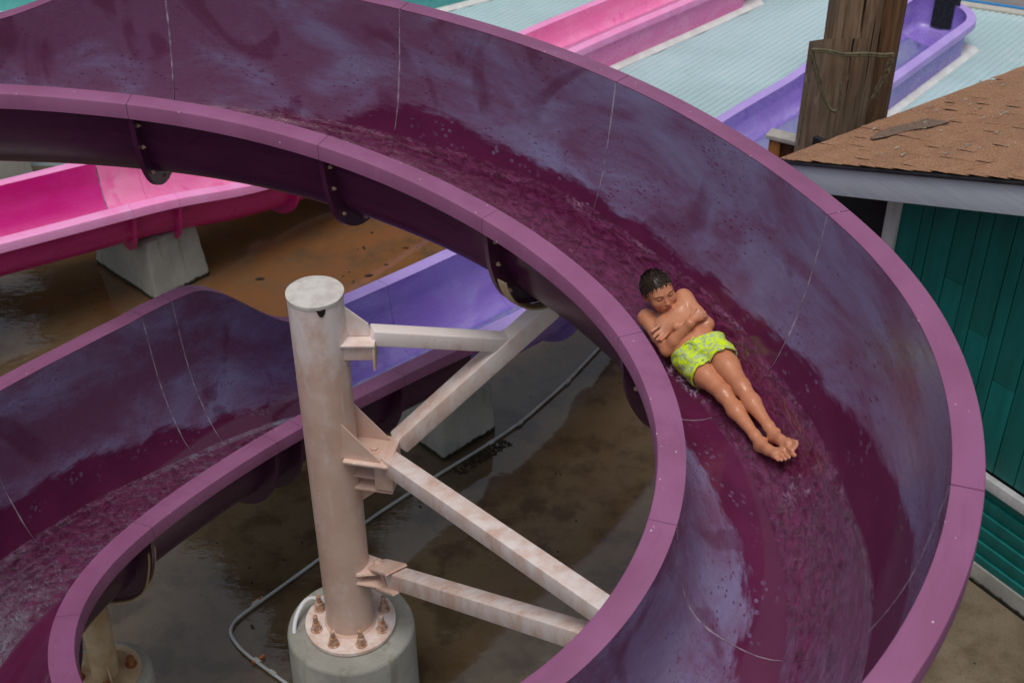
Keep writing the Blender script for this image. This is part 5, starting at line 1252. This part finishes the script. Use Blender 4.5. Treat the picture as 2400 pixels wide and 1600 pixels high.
def skin_mat():
    g = G('wet_skin'); o = g.pos(); nd = g.n('Attribute'); nd.attribute_name = 'tone'
    c = g.mix(g.math('MULTIPLY', g.ss(g.noise(o, 45, 4), .45, .65),   .18), nd.outputs['Color'], (.60, .28, .18))
    b = g.bump(g.math('ADD', g.noise(o, 420, 2), g.math('MULTIPLY', g.ss(g.voro(o, 150), .25, .1), g.ss(g.noise(o, 30, 2), .5, .6))), .12, .0015)
    g.bsdf(c, g.mixf(g.ss(g.noise(o, 28, 4), .42, .58), .20, .50), b, spec=.45, Subsurface_Weight=.05, Subsurface_Radius=(.012, .004, .002), Subsurface_Scale=1.0); return g.m
M['skin'] = skin_mat()
boy = empty('person', tuple(tp_(0, 0, -.06))); tag(boy, 'boy in yellow and grey shorts lying back with arms crossed in the plum slide', 'person')
body = pydata('body', V, Q, M['skin'], boy, True, None, None, None, {'tone': col})
# --- shorts
S2 = SDF(np.array([.66, 4.78, 2.80]), np.array([1.10, 5.22, 3.20]), .0045)
S2.loft(L_['pelv'], RT, [(-.06, .108, .078, 0), (-.02, .124, .088, 0), (.03, .120, .092, .003), (.062, .112, .088, .006)], .02)
hemR, hemL = .49, .35
for h_, k_, f in ((hR, kR, hemR), (hL, kL, hemL)):
    e_ = h_ * (1 - f) + k_ * f; S2.cone(h_, e_, .072, .076, .022)
gx = [S2.lo[i] + S2.h * np.arange(S2.n[i]) for i in range(3)]; X = np.stack(np.meshgrid(*gx, indexing='ij'), -1)
wrn = (fbm(X[..., 0] * 22 + X[..., 2] * 9, X[..., 1] * 26 + X[..., 2] * 13, 3) * .020 + np.abs(fbm(X[..., 0] * 11 + X[..., 1] * 5, X[..., 1] * 10 - X[..., 0] * 8 + X[..., 2] * 15, 2)) * -.022 + .002).astype(np.float32)
Fs = S2.F + wrn
ty = (X - L_['pelv']) @ RT[1]; Fs = np.maximum(Fs, (ty - .018 + .24 * ((X - L_['pelv']) @ RT[0])).astype(np.float32))
for h_, k_, f, oth in ((hR, kR, hemR, hL), (hL, kL, hemL, hR)):
    d_ = (k_ - h_) / np.linalg.norm(k_ - h_); e_ = h_ * (1 - f) + k_ * f; side = ((X - (hR + hL) / 2) @ (RT[0] * (1 if h_ is hL else -1))) > -.002
    cut = ((X - e_) @ d_ - .004 * np.sin(((X - e_) @ RT[0]) * 95 + 2 * np.sin(((X - e_) @ RT[2]) * 60))).astype(np.float32); Fs = np.where(side, np.maximum(Fs, cut), Fs)
    # hollow the leg opening so cloth stands clear of the thigh
    p = X - h_; t = p @ d_; rr = np.linalg.norm(p - t[..., None] * d_, axis=-1); tube = (rr - .066).astype(np.float32); tube = np.maximum(tube, (-(t - np.linalg.norm(k_ - h_) * (f - .12))).astype(np.float32))
    Fs = np.maximum(Fs, -tube)
S2.F = Fs; del X
V2, Q2 = S2.mesh(); V2 = smooth_v(V2, Q2, 1, .4)
def shorts_mat():
    g = G('neon_print_cloth'); o = g.pos(); w = g.noise(o, 26, 2, .5); 
    nd = g.n('Mapping'); g.put(nd.inputs['Vector'], o); nd.inputs['Rotation'].default_value = (.3, .5, .9); nd.inputs['Scale'].default_value = (1, 1.6, 1)
    mk = g.ss(g.noise(nd.outputs[0], 30, 3, .6, 1.2), .48, .55)
    mk2 = g.math('MULTIPLY', g.ss(g.noise(nd.outputs[0], 110, 2, .5), .60, .66), .5)
    c = g.mix(g.math('MULTIPLY', mk, .8), (.62, .84, .012), (.38, .46, .34)); c = g.mix(mk2, c, (.66, .80, .10))
    g.bsdf(c, .6, g.bump(g.math('ADD', g.noise(o, 90, 3), g.math('MULTIPLY', w, 2)), .5, .006), spec=.3); return g.m
M['shorts'] = shorts_mat()
sh = pydata('shorts', V2, Q2, M['shorts'], boy, True, None)
m = MB(); y_ = .002
m.tube(rounded([Vector(tp_(-.030, y_ + .012, .098)), Vector(tp_(-.006, y_ + .004, .104)), Vector(tp_(.004, y_ - .02, .105)), Vector(tp_(-.002, y_ - .045, .100))], .01), .0024, 6)
m.tube(rounded([Vector(tp_(.026, y_ + .010, .098)), Vector(tp_(.004, y_ + .003, .104)), Vector(tp_(.010, y_ - .018, .104)), Vector(tp_(.012, y_ - .036, .100))], .01), .0024, 6)
M['cord'] = simple('yellow_cord', (.55, .72, .03), None, .6)
m.build('drawstring', M['cord'], sh)
# --- hair: a close cap with wet clumps laid over it
S3 = SDF(hc - .14, hc + .14, .0036)
S3.ell(hp(0, .024, -.013), RH, (.0745 * HSC, .087 * HSC, .0945 * HSC), .002)
gx = [S3.lo[i] + S3.h * np.arange(S3.n[i]) for i in range(3)]; X = np.stack(np.meshgrid(*gx, indexing='ij'), -1); qq = (X - hc) @ RH.T / HSC
hl = -.014 + .98 * qq[..., 2] + .020 * (np.abs(qq[..., 0]) > .055) * 0 + .016 * fbm(qq[..., 0] * 70, qq[..., 0] * 0 + 2.2, 3)
hl = np.maximum(hl, -.075); S3.F = np.maximum(S3.F, (hl - qq[..., 1]).astype(np.float32) * .7)
S3.F += (fbm(qq[..., 0] * 150, qq[..., 2] * 28 + qq[..., 1] * 28, 2) * .003).astype(np.float32); del X, qq
V3_, Q3 = S3.mesh()
def hair_mat():
    g = G('wet_brown_hair'); o = g.pos()
    c = g.mix(g.ss(g.noise(o, 120, 3), .4, .7), (.018, .012, .008), (.060, .038, .022))
    g.bsdf(c, .40, g.bump(g.noise(o, 300, 2), .4, .002), spec=.4); return g.m
M['hair'] = hair_mat()
hair = pydata('hair', V3_, Q3, M['hair'], boy, True, None)
m = MB(); rs = np.random.default_rng(4); nt = 0
while nt < 1500:
    d = rs.normal(size=3); d /= np.linalg.norm(d); p = np.array([d[0] * .0755, .024 + d[1] * .088, -.013 + d[2] * .0955])
    if p[1] < -.010 + .98 * p[2] + .002 or p[1] < -.07: continue
    nrm_ = np.array([d[0] / .0755, d[1] / .088, d[2] / .0955]); nrm_ /= np.linalg.norm(nrm_)
    fl_ = np.array([.15 * math.sin(p[2] * 40), -.35, 1.0]) if p[2] > -.02 else np.array([0, .15 if p[1] > .06 else -1.0, .25]); fl_ = fl_ - nrm_ * (fl_ @ nrm_); fl_ /= np.linalg.norm(fl_)
    edge_ = p[1] < .014 + .98 * p[2] and p[2] > .03
    back = p[2] < -.03
    L = rs.uniform(.010, .017) if not edge_ else rs.uniform(.010, .019); out = rs.uniform(.10, .30) if not back else rs.uniform(.15, .5)
    if edge_: out = .08; fl_ = fl_ + np.array([rs.uniform(-.25, .25), -.55, 0]); fl_ = fl_ - nrm_ * (fl_ @ nrm_); fl_ /= np.linalg.norm(fl_)
    dir_ = fl_ + nrm_ * out + rs.normal(size=3) * .13; dir_ /= np.linalg.norm(dir_)
    a = hp(*(p - nrm_ * .002)); b = hp(*(p + dir_ * L * .6 + nrm_ * .0008)); c = hp(*(p + dir_ * L + nrm_ * (.0008 if edge_ else .002)))
    m.tube([a, b, c], [.0019, .0013, .0002], 4); nt += 1
m.build('hair_clumps', M['hair'], hair, True, 60)
